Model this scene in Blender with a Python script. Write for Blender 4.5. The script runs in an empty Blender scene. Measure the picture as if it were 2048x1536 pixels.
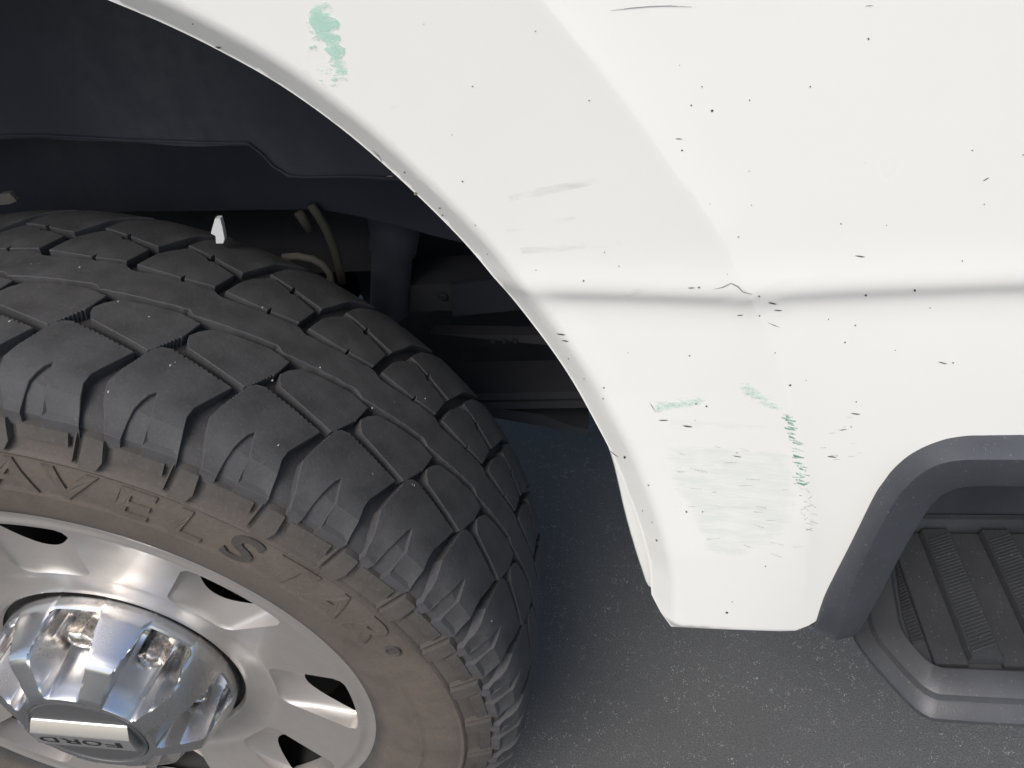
import bpy, bmesh, math, random
import numpy as np
from mathutils import Vector, Matrix
from mathutils.geometry import delaunay_2d_cdt
random.seed(11)
S = bpy.context.scene
COL = S.collection
R = math.radians

# ---- camera ---------------------------------------------------------------
cam = bpy.data.cameras.new('camera'); cam_ob = bpy.data.objects.new('camera', cam); COL.objects.link(cam_ob)
cam.sensor_width = 36.0; cam.lens = 26.663; cam.clip_start = .02; cam.clip_end = 2000
cr, cu, cf = Vector((0.98804881, 0.10494605, -0.11289762)), Vector((0.02050664, 0.6364233, 0.77106735)), Vector((-0.15277115, 0.76416733, -0.6266652))
cam_ob.matrix_world = Matrix(((cr.x, cu.x, -cf.x, 0.5215709), (cr.y, cu.y, -cf.y, -0.3499550), (cr.z, cu.z, -cf.z, 1.0789431), (0, 0, 0, 1)))
S.camera = cam_ob

# ---- sky, sun, exposure ---------------------------------------------------
SUN_EL, SUN_AZ = R(52), R(200)          # azimuth measured from +Y clockwise
w = bpy.data.worlds.new('World'); S.world = w; w.use_nodes = True
nt = w.node_tree; bgn = nt.nodes['Background']
sky = nt.nodes.new('ShaderNodeTexSky'); sky.sky_type = 'NISHITA'; sky.sun_disc = False
sky.sun_elevation = SUN_EL; sky.sun_rotation = SUN_AZ; sky.air_density = 1.0; sky.dust_density = 3.0; sky.ozone_density = 1.0
nt.links.new(sky.outputs[0], bgn.inputs[0]); bgn.inputs[1].default_value = .11
sl = bpy.data.lights.new('sun', 'SUN'); sl.energy = 1.2; sl.angle = R(32); sl.color = (1, .965, .92)
so = bpy.data.objects.new('sun', sl); COL.objects.link(so)
sd = Vector((math.sin(SUN_AZ)*math.cos(SUN_EL), math.cos(SUN_AZ)*math.cos(SUN_EL), math.sin(SUN_EL)))
so.rotation_euler = sd.to_track_quat('Z', 'Y').to_euler()
S.view_settings.view_transform = 'Standard'; S.view_settings.look = 'None'
S.view_settings.exposure = 0.74; S.view_settings.gamma = 1.0
S.render.engine = 'CYCLES'
S.render.resolution_x, S.render.resolution_y = 1024, 768

# ---- helpers ---------------------------------------------------------------
HC = 0.408                              # height of the wheel centre
RT = 0.42146                            # tread radius
def ob(name, me, parent=None, mat=None, loc=(0,0,0), rot=(0,0,0), kind=None, label=None):
    o = bpy.data.objects.new(name, me); COL.objects.link(o)
    o.location = loc; o.rotation_euler = rot
    if parent is not None: o.parent = parent
    if mat is not None and me is not None and not me.materials: me.materials.append(mat)
    if kind: o['kind'] = kind
    if label: o['label'] = label
    return o
def mesh(name, V, F, smooth=False, auto=None):
    me = bpy.data.meshes.new(name)
    me.from_pydata([tuple(map(float, v)) for v in V], [], [tuple(int(i) for i in f) for f in F]); me.validate(); me.update()
    if smooth:
        me.polygons.foreach_set('use_smooth', [True]*len(me.polygons))
        if auto is not None: me.set_sharp_from_angle(angle=R(auto))
    return me
class MB:
    def __init__(s): s.V = []; s.F = []
    def add(s, V, F):
        n = len(s.V); s.V += [tuple(v) for v in V]; s.F += [tuple(i+n for i in f) for f in F]
    def grid(s, P, closed_u=False, closed_v=False):   # P[u][v] points
        nu, nv = len(P), len(P[0]); V = [q for row in P for q in row]; F = []
        for i in range(nu if closed_u else nu-1):
            for j in range(nv if closed_v else nv-1):
                a, b = i, (i+1) % nu; c, d = j, (j+1) % nv
                F.append((a*nv+c, b*nv+c, b*nv+d, a*nv+d))
        s.add(V, F)
    def box(s, a, b):
        x0, y0, z0 = a; x1, y1, z1 = b
        s.add([(x0,y0,z0),(x1,y0,z0),(x1,y1,z0),(x0,y1,z0),(x0,y0,z1),(x1,y0,z1),(x1,y1,z1),(x0,y1,z1)],
              [(0,3,2,1),(4,5,6,7),(0,1,5,4),(1,2,6,5),(2,3,7,6),(3,0,4,7)])
    def prism(s, poly, f0, f1):          # poly of 2-D points, f0/f1 map a point to 3-D
        n = len(poly); s.add([f0(q) for q in poly]+[f1(q) for q in poly],
              [tuple(range(n))[::-1], tuple(range(n, 2*n))]+[(i, (i+1) % n, n+(i+1) % n, n+i) for i in range(n)])
    def tube(s, pts, rad, n=10):
        pts = [Vector(q) for q in pts]; rings = []
        for i, q in enumerate(pts):
            t = (pts[min(i+1, len(pts)-1)]-pts[max(i-1, 0)]).normalized()
            a = t.orthogonal() if i == 0 else (a - t*a.dot(t)); a.normalize(); b = t.cross(a)
            rr = rad[i] if isinstance(rad, (list, tuple)) else rad
            rings.append([tuple(q+(a*math.cos(k*2*math.pi/n)+b*math.sin(k*2*math.pi/n))*rr) for k in range(n)])
        s.grid(rings, closed_v=True); m = len(s.V)
        s.F.append(tuple(range(m-n, m))); s.F.append(tuple(range(m-n*len(pts), m-n*len(pts)+n))[::-1])
    def lathe(s, prof, n=128, a0=0, a1=2*math.pi):   # prof of (y, radius) about the Y axis
        full = abs(a1-a0-2*math.pi) < 1e-6
        s.grid([[(r*math.sin(a0+(a1-a0)*k/n), y, r*math.cos(a0+(a1-a0)*k/n)) for y, r in prof] for k in range(n if full else n+1)], closed_u=full)
    def mesh(s, name, smooth=False, auto=None, weld=False):
        me = mesh(name, s.V, s.F, smooth, None)
        bm = bmesh.new(); bm.from_mesh(me)
        if weld: bmesh.ops.remove_doubles(bm, verts=bm.verts, dist=1e-5)
        bmesh.ops.recalc_face_normals(bm, faces=bm.faces); bm.to_mesh(me); bm.free()
        if smooth and auto is not None: me.set_sharp_from_angle(angle=R(auto))
        return me
def cdt(outline, inner, holes=()):
    V = [Vector(q) for q in outline]; faces = [list(range(len(outline)))]
    E = []
    for h in holes:
        n = len(V); V += [Vector(q) for q in h]; E += [(n+i, n+(i+1) % len(h)) for i in range(len(h))]
    V += [Vector(q) for q in inner]
    n0 = len(outline)
    if holes:
        E += [(i, (i+1) % n0) for i in range(n0)]
        r = delaunay_2d_cdt(V, E, [], 0, 1e-7)          # the caller drops what lies in the hole
    else:
        r = delaunay_2d_cdt(V, [], faces, 1, 1e-6)
    return [tuple(q) for q in r[0]], [tuple(f) for f in r[2]]
def in_poly(q, P):
    x, y = q; c = False; j = len(P)-1
    for i in range(len(P)):
        if (P[i][1] > y) != (P[j][1] > y) and x < (P[j][0]-P[i][0])*(y-P[i][1])/(P[j][1]-P[i][1])+P[i][0]: c = not c
        j = i
    return c
def inset(P, d):                          # shrink a polygon by d (counter-clockwise or clockwise)
    A = sum(P[i][0]*P[(i+1) % len(P)][1]-P[(i+1) % len(P)][0]*P[i][1] for i in range(len(P)))
    s = 1 if A > 0 else -1; out = []
    for i in range(len(P)):
        a, b, c = Vector(P[i-1]), Vector(P[i]), Vector(P[(i+1) % len(P)])
        e1, e2 = (b-a).normalized(), (c-b).normalized()
        n1, n2 = Vector((-e1.y, e1.x))*s, Vector((-e2.y, e2.x))*s
        m = n1+n2; k = max(m.dot(n1), .5); q = b+m*(d/k); out.append((q.x, q.y))
    return out
def densify(P, step):
    out = []
    for i in range(len(P)):
        a, b = P[i], P[(i+1) % len(P)]; n = max(1, int(math.ceil(math.hypot(b[0]-a[0], b[1]-a[1])/step)))
        out += [(a[0]+(b[0]-a[0])*k/n, a[1]+(b[1]-a[1])*k/n) for k in range(n)]
    return out

# ---- materials -------------------------------------------------------------
class MT:
    def __init__(s, name, col=(.5,.5,.5), rough=.5, metal=0, spec=.5, coat=0):
        s.m = bpy.data.materials.new(name); s.m.use_nodes = True; s.t = s.m.node_tree; s.b = s.t.nodes['Principled BSDF']
        s.set('Base Color', (*col, 1)); s.set('Roughness', rough); s.set('Metallic', metal); s.set('Specular IOR Level', spec); s.set('Coat Weight', coat)
        s.tc = None
    def set(s, k, v): s.b.inputs[k].default_value = v
    def n(s, typ, **kw):
        x = s.t.nodes.new('ShaderNode'+typ)
        for k, v in kw.items():
            if k.startswith('i_'): x.inputs[int(k[2:]) if k[2:].isdigit() else k[2:].replace('_', ' ')].default_value = v
            else: setattr(x, k, v)
        return x
    def l(s, a, b): s.t.links.new(a, b)
    def coord(s):
        if s.tc is None: s.tc = s.n('TexCoord').outputs['Object']
        return s.tc
    def mapped(s, scale=(1,1,1), rot=(0,0,0)):
        m = s.n('Mapping'); m.inputs['Scale'].default_value = scale; m.inputs['Rotation'].default_value = rot; s.l(s.coord(), m.inputs[0]); return m.outputs[0]
    def noise(s, scale, detail=4, rough=.55, vec=None, dist=0):
        x = s.n('TexNoise'); x.inputs['Scale'].default_value = scale; x.inputs['Detail'].default_value = detail; x.inputs['Roughness'].default_value = rough; x.inputs['Distortion'].default_value = dist
        s.l(vec or s.coord(), x.inputs['Vector']); return x.outputs['Fac']
    def voro(s, scale, vec=None, feature='F1'):
        x = s.n('TexVoronoi', feature=feature); x.inputs['Scale'].default_value = scale; s.l(vec or s.coord(), x.inputs['Vector']); return x.outputs['Distance']
    def ramp(s, fac, stops):
        x = s.n('ValToRGB'); e = x.color_ramp.elements
        while len(e) < len(stops): e.new(.5)
        for k, (p_, c) in enumerate(stops): e[k].position = p_; e[k].color = (*c, 1) if len(c) == 3 else c
        s.l(fac, x.inputs[0]); return x.outputs[0]
    def rng(s, fac, a, b, c=0, d=1):
        x = s.n('MapRange'); s.l(fac, x.inputs[0])
        for i, v in zip((1,2,3,4), (a,b,c,d)): x.inputs[i].default_value = v
        return x.outputs[0]
    def math(s, op, a, b=None):
        x = s.n('Math', operation=op)
        for i, v in enumerate((a, b)):
            if v is None: continue
            if isinstance(v, (int, float)): x.inputs[i].default_value = v
            else: s.l(v, x.inputs[i])
        return x.outputs[0]
    def mix(s, fac, a, b):
        x = s.n('Mix', data_type='RGBA')
        for i, v in ((0, fac), (6, a), (7, b)):
            if isinstance(v, (int, float)): x.inputs[i].default_value = v
            elif isinstance(v, tuple): x.inputs[i].default_value = (*v, 1)
            else: s.l(v, x.inputs[i])
        return x.outputs[2]
    def color(s, c): s.l(c, s.b.inputs['Base Color'])
    def bump(s, h, strength=.3, dist=.001):
        x = s.n('Bump'); x.inputs['Strength'].default_value = strength; x.inputs['Distance'].default_value = dist
        s.l(h, x.inputs['Height']); s.l(x.outputs[0], s.b.inputs['Normal'])
    def alpha(s, a): s.l(a, s.b.inputs['Alpha'])

# white body paint with a little road film
mw = MT('white_paint', (.82,.815,.795), .32, 0, .5, .6); mw.set('Coat Roughness', .05)
n1 = mw.noise(7, 5, .6); n2 = mw.noise(160, 3, .6, mw.mapped((.25,1,1.6)))
mw.color(mw.mix(mw.math('MULTIPLY', mw.rng(n1, .42, .75), .45), (.828,.824,.775), (.77,.765,.72)))
mw.l(mw.rng(n1, .3, .7, .26, .42), mw.b.inputs['Roughness'])
mw.bump(n1, .05, .004)
# rubber: dark tread, brown dust on the sidewall (radius bands), scuffed
def rubber(name, base, dusty):
    m = MT(name, base, .8, 0, .35)
    sx = m.n('SeparateXYZ'); m.l(m.coord(), sx.inputs[0])
    rad = m.math('SQRT', m.math('ADD', m.math('MULTIPLY', sx.outputs[0], sx.outputs[0]), m.math('MULTIPLY', sx.outputs[2], sx.outputs[2])))
    n1 = m.noise(38, 5, .65); n2 = m.noise(420, 3, .6); n3 = m.noise(9, 3, .5)
    dark = m.mix(m.rng(n1, .35, .7), tuple(c*.82 for c in base), tuple(c*1.25 for c in base))
    dark = m.mix(m.math('MULTIPLY', m.rng(n2, .58, .72), .35), dark, (.13,.125,.115))
    band = m.math('MULTIPLY', m.rng(rad, .268, .284), m.rng(rad, .350, .392, 1, 0))
    out = m.rng(sx.outputs[1], .004, -.006)
    f = m.math('MULTIPLY', m.math('MULTIPLY', band, out), m.rng(n1, .1, .6, .55, 1))
    f = m.math('MULTIPLY', f, m.rng(n3, .25, .65, dusty*.75, dusty))
    dust = m.mix(n2, (.095,.077,.062), (.150,.124,.102))
    m.color(m.mix(f, dark, dust))
    m.bump(m.math('ADD', n2, m.math('MULTIPLY', n1, .6)), .25, .0012)
    m.l(m.rng(n1, .3, .7, .62, .88), m.b.inputs['Roughness'])
    return m.m
m_tread = rubber('tread_rubber', (.062,.062,.064), 0.0)
m_carc = rubber('sidewall_rubber', (.048,.047,.047), 1.0)
m_lug = rubber('lug_rubber', (.060,.056,.052), .75)
m_letter = rubber('letter_rubber', (.040,.038,.036), .92)
m_dark_letter = rubber('rubbed_letter_rubber', (.034,.034,.034), .35)
# wheel metal
mr = MT('satin_aluminium', (.70,.665,.62), .30, .8, .5, .2); mr.set('Coat Roughness', .08)
n1 = mr.noise(14, 5, .6); n2 = mr.noise(260, 2, .5)
mr.color(mr.mix(mr.rng(n1, .35, .75), (.64,.605,.57), (.52,.485,.445)))
mr.l(mr.rng(n1, .3, .75, .36, .50), mr.b.inputs['Roughness']); mr.bump(n2, .04, .0006)
mc = MT('chrome', (.66,.67,.68), .2, 1, .5)
n1 = mc.noise(22, 5, .6); mc.l(mc.rng(n1, .35, .75, .20, .34), mc.b.inputs['Roughness'])
mc.color(mc.mix(mc.rng(n1, .45, .8), (.68,.69,.70), (.56,.54,.51)))
mn = MT('worn_steel', (.62,.58,.52), .28, 1, .5)
n1 = mn.noise(160, 4, .6); mn.color(mn.mix(mn.rng(n1, .4, .65), (.66,.62,.57), (.20,.16,.13))); mn.l(mn.rng(n1, .4, .7, .2, .55), mn.b.inputs['Roughness'])
mg = MT('badge_grey', (.09,.09,.09), .42, .2, .5)
mk = MT('black_ink', (.012,.012,.013), .5)
# plastics and under-body
def plastic(name, c, rough, sc=900, st=.25, fleck=.0):
    m = MT(name, c, rough, 0, .5); n1 = m.noise(sc, 2, .5); n2 = m.noise(16, 4, .6)
    col = m.mix(m.rng(n2, .35, .7), tuple(k*.85 for k in c), tuple(k*1.2 for k in c))
    n3 = m.noise(520, 2, .5)
    col = m.mix(m.math('MULTIPLY', m.rng(n3, .68, .74), fleck), col, (.45,.44,.42))
    m.color(col); m.bump(n1, st, .0006); return m.m
m_trim = plastic('trim_plastic', (.050,.054,.064), .48, 1400, .3, .2)
m_step = plastic('step_plastic', (.046,.048,.052), .44, 1100, .3, .35)
m_stepd = plastic('step_edge_plastic', (.055,.057,.062), .42, 1100, .25, .2)
def under(name, c, dustc, amt):
    m = MT(name, c, .75, 0, .3); n1 = m.noise(5, 5, .6, m.mapped((1,1,.35))); n2 = m.noise(60, 3, .6)
    m.color(m.mix(m.math('MULTIPLY', m.math('MULTIPLY', m.rng(n1, .45, .75), m.rng(n2, .3, .7, .4, 1)), amt), c, dustc)); m.bump(n2, .2, .002); return m.m
m_liner = under('liner_plastic', (.031,.033,.042), (.10,.10,.105), .55)
m_under = under('underbody_paint', (.024,.027,.036), (.075,.068,.06), .5)
m_steel = under('frame_steel', (.038,.040,.047), (.085,.075,.066), .6)
m_shock = under('shock_paint', (.046,.052,.064), (.09,.085,.08), .4)
m_hose = under('pale_hose', (.19,.175,.15), (.16,.14,.11), .8)
m_olive = under('olive_hose', (.065,.063,.048), (.1,.09,.07), .8)
m_gap_light = MT('white_gap_light', (.80,.80,.79), .5).m
m_dark = MT('brake_and_shade_dark', (.02,.019,.018), .6).m
# scuffs: paint left on the panel, broken up by noise
def scuff(name, c, scale, stretch, lo, hi, amax, rough=.5, feather=0):
    m = MT(name, c, rough); v = m.mapped(stretch)
    n1 = m.noise(scale, 5, .65, v); n2 = m.noise(scale*4, 3, .6, v)
    at = m.n('Attribute', attribute_name='edge'); f = m.math('ADD', n1, m.math('MULTIPLY', m.math('SUBTRACT', n2, .5), .35))
    f = m.math('SUBTRACT', f, m.math('MULTIPLY', m.math('SUBTRACT', 1, at.outputs['Fac']), feather))
    m.alpha(m.math('MULTIPLY', m.rng(f, lo, hi), amax)); return m.m
m_green = scuff('green_paint', (.46,.74,.62), 80, (.45,1,2.0), .26, .54, .66, feather=.12)
m_greenf = scuff('green_paint_flecks', (.40,.62,.52), 150, (.5,1,1.6), .60, .68, .6)
m_greenp = scuff('green_paint_thin', (.42,.70,.58), 150, (.5,1,1.5), .34, .70, .50, feather=.25)
m_greend = scuff('green_paint_dark', (.16,.40,.29), 300, (.6,1,1.2), .30, .62, .75)
m_streak = scuff('grey_green_rub', (.42,.60,.53), 95, (.35,1,1.9), .26, .78, .15, feather=.5)
m_streak2 = scuff('faint_rub', (.5,.55,.53), 60, (.3,1,2.0), .40, .85, .13, feather=.5)
m_smudge = scuff('grey_smudge', (.38,.38,.38), 45, (.4,1,2.2), .26, .70, .20, feather=.25)
m_hair = scuff('hairline_grey', (.22,.24,.24), 200, (1,1,1), .3, .55, .42)
m_scr = scuff('scratch_grey', (.10,.11,.11), 200, (1,1,1), .2, .45, .75)
mch = MT('chip_dark', (.012,.012,.013), .6); n1 = mch.noise(46, 1, .5); mch.color(mch.ramp(n1, [(.40,(.016,.016,.018)),(.52,(.05,.048,.045)),(.62,(.20,.17,.14))])); m_chip = mch.m
# asphalt
ma = MT('asphalt', (.15,.15,.15), .85, 0, .35)
n1 = ma.noise(1.7, 6, .6); n2 = ma.noise(70, 5, .7); n3 = ma.noise(420, 3, .6); n4 = ma.noise(14, 4, .6); v1 = ma.voro(380); v2 = ma.voro(120)
base = ma.mix(ma.rng(n1, .3, .7), (.102,.105,.105), (.132,.134,.132))
base = ma.mix(ma.rng(n3, .35, .68), base, (.074,.074,.073))
base = ma.mix(ma.math('MULTIPLY', ma.math('MULTIPLY', ma.rng(v1, .34, .18), ma.math('MULTIPLY', ma.rng(n2, .50, .60), ma.rng(n4, .34, .56))), .8), base, (.46,.46,.45))
base = ma.mix(ma.math('MULTIPLY', ma.math('MULTIPLY', ma.rng(v2, .26, .12), ma.rng(n2, .60, .7)), .6), base, (.34,.34,.32))
ma.color(base); ma.bump(ma.math('ADD', n3, ma.math('MULTIPLY', v1, .8)), .3, .002)

# ---- the ground --------------------------------------------------------------
g = MB(); g.grid([[(x, y, 0) for y in (-400, -8, -2, 0, 1, 3, 10, 400)] for x in (-400, -8, -2, 0, 1, 2, 8, 400)])
ob('ground', g.mesh('ground'), None, ma.m, kind='structure')

# ---- the truck -----------------------------------------------------------------
truck = ob('pickup_truck', None)
truck['label'] = 'white pickup truck with green scuffs on its wheel arch above a big all-terrain tyre'
truck['category'] = 'pickup truck'
# ---- bed side surface: y as a function of (x, z) -------------------------
ARCH=[(0.3076,1.0227),(0.329,1.0113),(0.3494,0.9986),(0.3718,0.9824),(0.394,0.9616),(0.4128,0.94),(0.4324,0.9143),(0.4487,0.8898),(0.4636,0.8637),(0.4795,0.8338),(0.4914,0.8075),(0.5041,0.7734),(0.5105,0.7546),(0.5174,0.7301),(0.5244,0.7016),(0.529,0.678),(0.5322,0.6551),(0.5339,0.6213)]
ARCHTOP=[(0.0,1.104),(0.07,1.100),(0.14,1.088),(0.21,1.067),(0.27,1.0417)]
FLARE=[(0.0,1.425),(0.2,1.34),(0.335,1.215),(0.42,1.115),(0.4938,1.0116),(0.5093,0.9909),(0.528,0.9645),(0.5464,0.9355),(0.5621,0.9111),(0.5747,0.8848),(0.5887,0.8532),(0.6022,0.815),(0.6135,0.7718),(0.6217,0.7269),(0.628,0.672),(0.631,0.61),(0.632,0.5)]
CREASE=[(-3,.8752),(.578,.8748),(3,.8752)]
BOT=[(0.5403,0.6077),(0.5475,0.5945),(0.5803,0.6031),(0.6201,0.6033),(0.6298,0.6049),(0.6371,0.6112),(0.6412,0.6167)]
TRIM_OUT=[(0.6414,0.6165),(0.6432,0.6489),(0.6506,0.699),(0.6564,0.7387),(0.6595,0.751),(0.6628,0.7609),(0.6685,0.7708),(0.6758,0.7778),(0.6845,0.7827),(0.6938,0.7848),(0.7009,0.785),(0.7218,0.7851)]
def spline(pts,step):
    # Catmull-Rom resample
    P=np.array(pts,float); out=[]
    Q=np.vstack([2*P[0]-P[1],P,2*P[-1]-P[-2]])
    for i in range(1,len(Q)-2):
        n=max(1,int(round(np.linalg.norm(Q[i+1]-Q[i])/step)))
        for k in range(n):
            t=k/n
            out.append(.5*((2*Q[i])+(-Q[i-1]+Q[i+1])*t+(2*Q[i-1]-5*Q[i]+4*Q[i+1]-Q[i+2])*t*t+(-Q[i-1]+3*Q[i]-3*Q[i+1]+Q[i+2])*t**3))
    out.append(P[-1]); return np.array(out)
def mirror(pts): return [(-x,z) for x,z in pts[::-1]]
ARCH_HALF=spline(ARCHTOP+ARCH,.006)
ARCH_FULL=np.vstack([mirror(ARCH_HALF.tolist())[:-1],ARCH_HALF])
ARCH_D=np.vstack([[(-.5345,.56)],ARCH_FULL,[(.5345,.56)]])
FLARE_S=spline(FLARE,.012); FLARE_FULL=np.vstack([mirror(FLARE_S.tolist())[:-1],FLARE_S])
def pdist(P,L):
    A=L[:-1][None]; Bv=(L[1:]-L[:-1])[None]; d=P[:,None,:]-A
    t=np.clip((d*Bv).sum(-1)/(Bv*Bv).sum(-1),0,1)
    e=d-t[...,None]*Bv
    dd=np.hypot(e[...,0],e[...,1]); k=dd.argmin(1); i=np.arange(len(P))
    cr=Bv[0,k,0]*d[i,k,1]-Bv[0,k,1]*d[i,k,0]
    return dd[i,k],np.sign(cr)
def pdist_c(P,L,chunk=4000):
    r=[pdist(P[i:i+chunk],L) for i in range(0,len(P),chunk)]
    return np.concatenate([a for a,_ in r]),np.concatenate([b for _,b in r])
Y_PAN,Y_RIDGE=-.0425,-.0458
def hsurf(P):
    P=np.atleast_2d(np.asarray(P,float))
    d,sa=pdist_c(P,ARCH_D); b,sb=pdist_c(P,FLARE_FULL)
    x,z=P[:,0],P[:,1]
    inside=sb<0
    w=.012                                       # soft valley along the flare edge
    sd=np.where(inside,-b,b)
    f=np.clip((np.maximum(d-.015,0))/(np.maximum(d-.015,0)+b+1e-6),0,1)
    lip=np.interp(z,[.60,.68,.75,.81,.875],[-.0410,-.0395,-.0365,-.0345,-.0335])
    yf=lip+(Y_RIDGE-lip)*(f**1.15)
    low=np.clip((z-.60)/.12,0,1)
    yp=Y_PAN+(Y_RIDGE-Y_PAN)*np.exp(-np.maximum(sd,0)/.016)*low
    yf=yf*low+(Y_PAN+(yf-Y_PAN)*(1-f))*(1-low)
    m=1/(1+np.exp(-np.clip(sd/.0026,-40,40)))
    y=yf*(1-m)+yp*m
    # lip chamfer, a little wider towards the sill
    wv=np.interp(z,[.62,1.02],[.0160,.0150]); q=np.clip(d/wv,0,1.6)
    s=.22; sm=np.where(np.abs(1-q)<s,((1-q)+s)**2/(4*s),np.clip(1-q,0,1)); y=y+.0130*np.clip(sm,0,1.2)
    # body crease: a small ledge under which the panel sits a little further in
    c=np.interp(x,[p[0] for p in CREASE],[p[1] for p in CREASE]); dz=z-c
    amt=.0037*np.clip(d/.03,.3,1)
    y=y+amt*(1/(1+np.exp(np.clip(dz/.0025,-40,40))))*np.exp(np.minimum(dz,0)/.07)
    y=y-.0012*np.exp(-((dz-.004)/.012)**2)
    # sill rolls under
    zb=.5985
    y=y+.0035*np.clip(1-(z-zb)/.008,0,1)**2*(x>.53)
    return y
GREEN=[[(0.3998,1.014),(0.4032,1.0167),(0.4071,1.0169),(0.4094,1.0162),(0.4102,1.0132),(0.407,1.0118),(0.4102,1.0106),(0.4113,1.0087),(0.4103,1.0066),(0.4067,1.0059),(0.41,1.0042),(0.4099,1.0022),(0.4081,1.0008),(0.4107,0.9992),(0.4098,0.9967),(0.4081,0.9954),(0.4095,0.9935),(0.4093,0.9907),(0.4084,0.9883),(0.4018,0.9884),(0.4043,0.991),(0.4013,0.9936),(0.4037,0.9963),(0.4015,0.9992),(0.4031,1.0015),(0.4,1.004),(0.3996,1.0068),(0.3984,1.0099)]]
GREENFRINGE=[[(0.3974,1.0108),(0.3989,1.0068),(0.4009,1.0028),(0.4023,0.9988),(0.4025,0.9937),(0.4027,0.9886),(0.4074,0.9879),(0.4088,0.9851),(0.4087,0.975),(0.401,0.9746),(0.3991,0.9825),(0.3956,0.9859),(0.3932,0.9912),(0.3934,0.9973),(0.3971,1.0031)]]
PATCH=[[(0.5319,0.8068),(0.5403,0.8085),(0.5493,0.812),(0.5582,0.8144),(0.5616,0.8102),(0.5598,0.8058),(0.5509,0.8029),(0.5356,0.7992)]]
CURVE=[[(0.5767,0.8211),(0.5779,0.8242),(0.5823,0.8236),(0.5889,0.8177),(0.5949,0.8132),(0.5997,0.8085),(0.6034,0.8018),(0.6063,0.7974),(0.6023,0.7978),(0.5981,0.8052),(0.5885,0.8084),(0.5801,0.8152)]]
STREAK=[[(0.5358,0.7768),(0.5489,0.7783),(0.5807,0.7798),(0.6071,0.7839),(0.6128,0.7633),(0.6162,0.7433),(0.6161,0.717),(0.6098,0.6973),(0.5878,0.6803),(0.5666,0.6804),(0.5581,0.7054),(0.5516,0.7248),(0.5441,0.7371),(0.541,0.7554)]]
STREAK2=[[(0.5351,0.8028),(0.6014,0.8016),(0.6057,0.7857),(0.538,0.7789)]]
SMUDGE=[[(0.4693,0.9309),(0.4845,0.9356),(0.5089,0.9394),(0.5109,0.9368),(0.4887,0.9316),(0.4701,0.9283)],[(0.4239,0.9743),(0.4363,0.978),(0.4363,0.9763),(0.4246,0.9725)],[(0.466,0.9146),(0.4991,0.921),(0.5,0.9185),(0.4669,0.9119)],[(0.4719,0.9037),(0.5188,0.9081),(0.5198,0.9049),(0.4727,0.9001)],[(0.5181,0.8791),(0.5298,0.8834),(0.5322,0.8812),(0.5204,0.8754)],[(0.5674,0.7287),(0.6143,0.7323),(0.6147,0.7293),(0.5676,0.7243)]]
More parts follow.
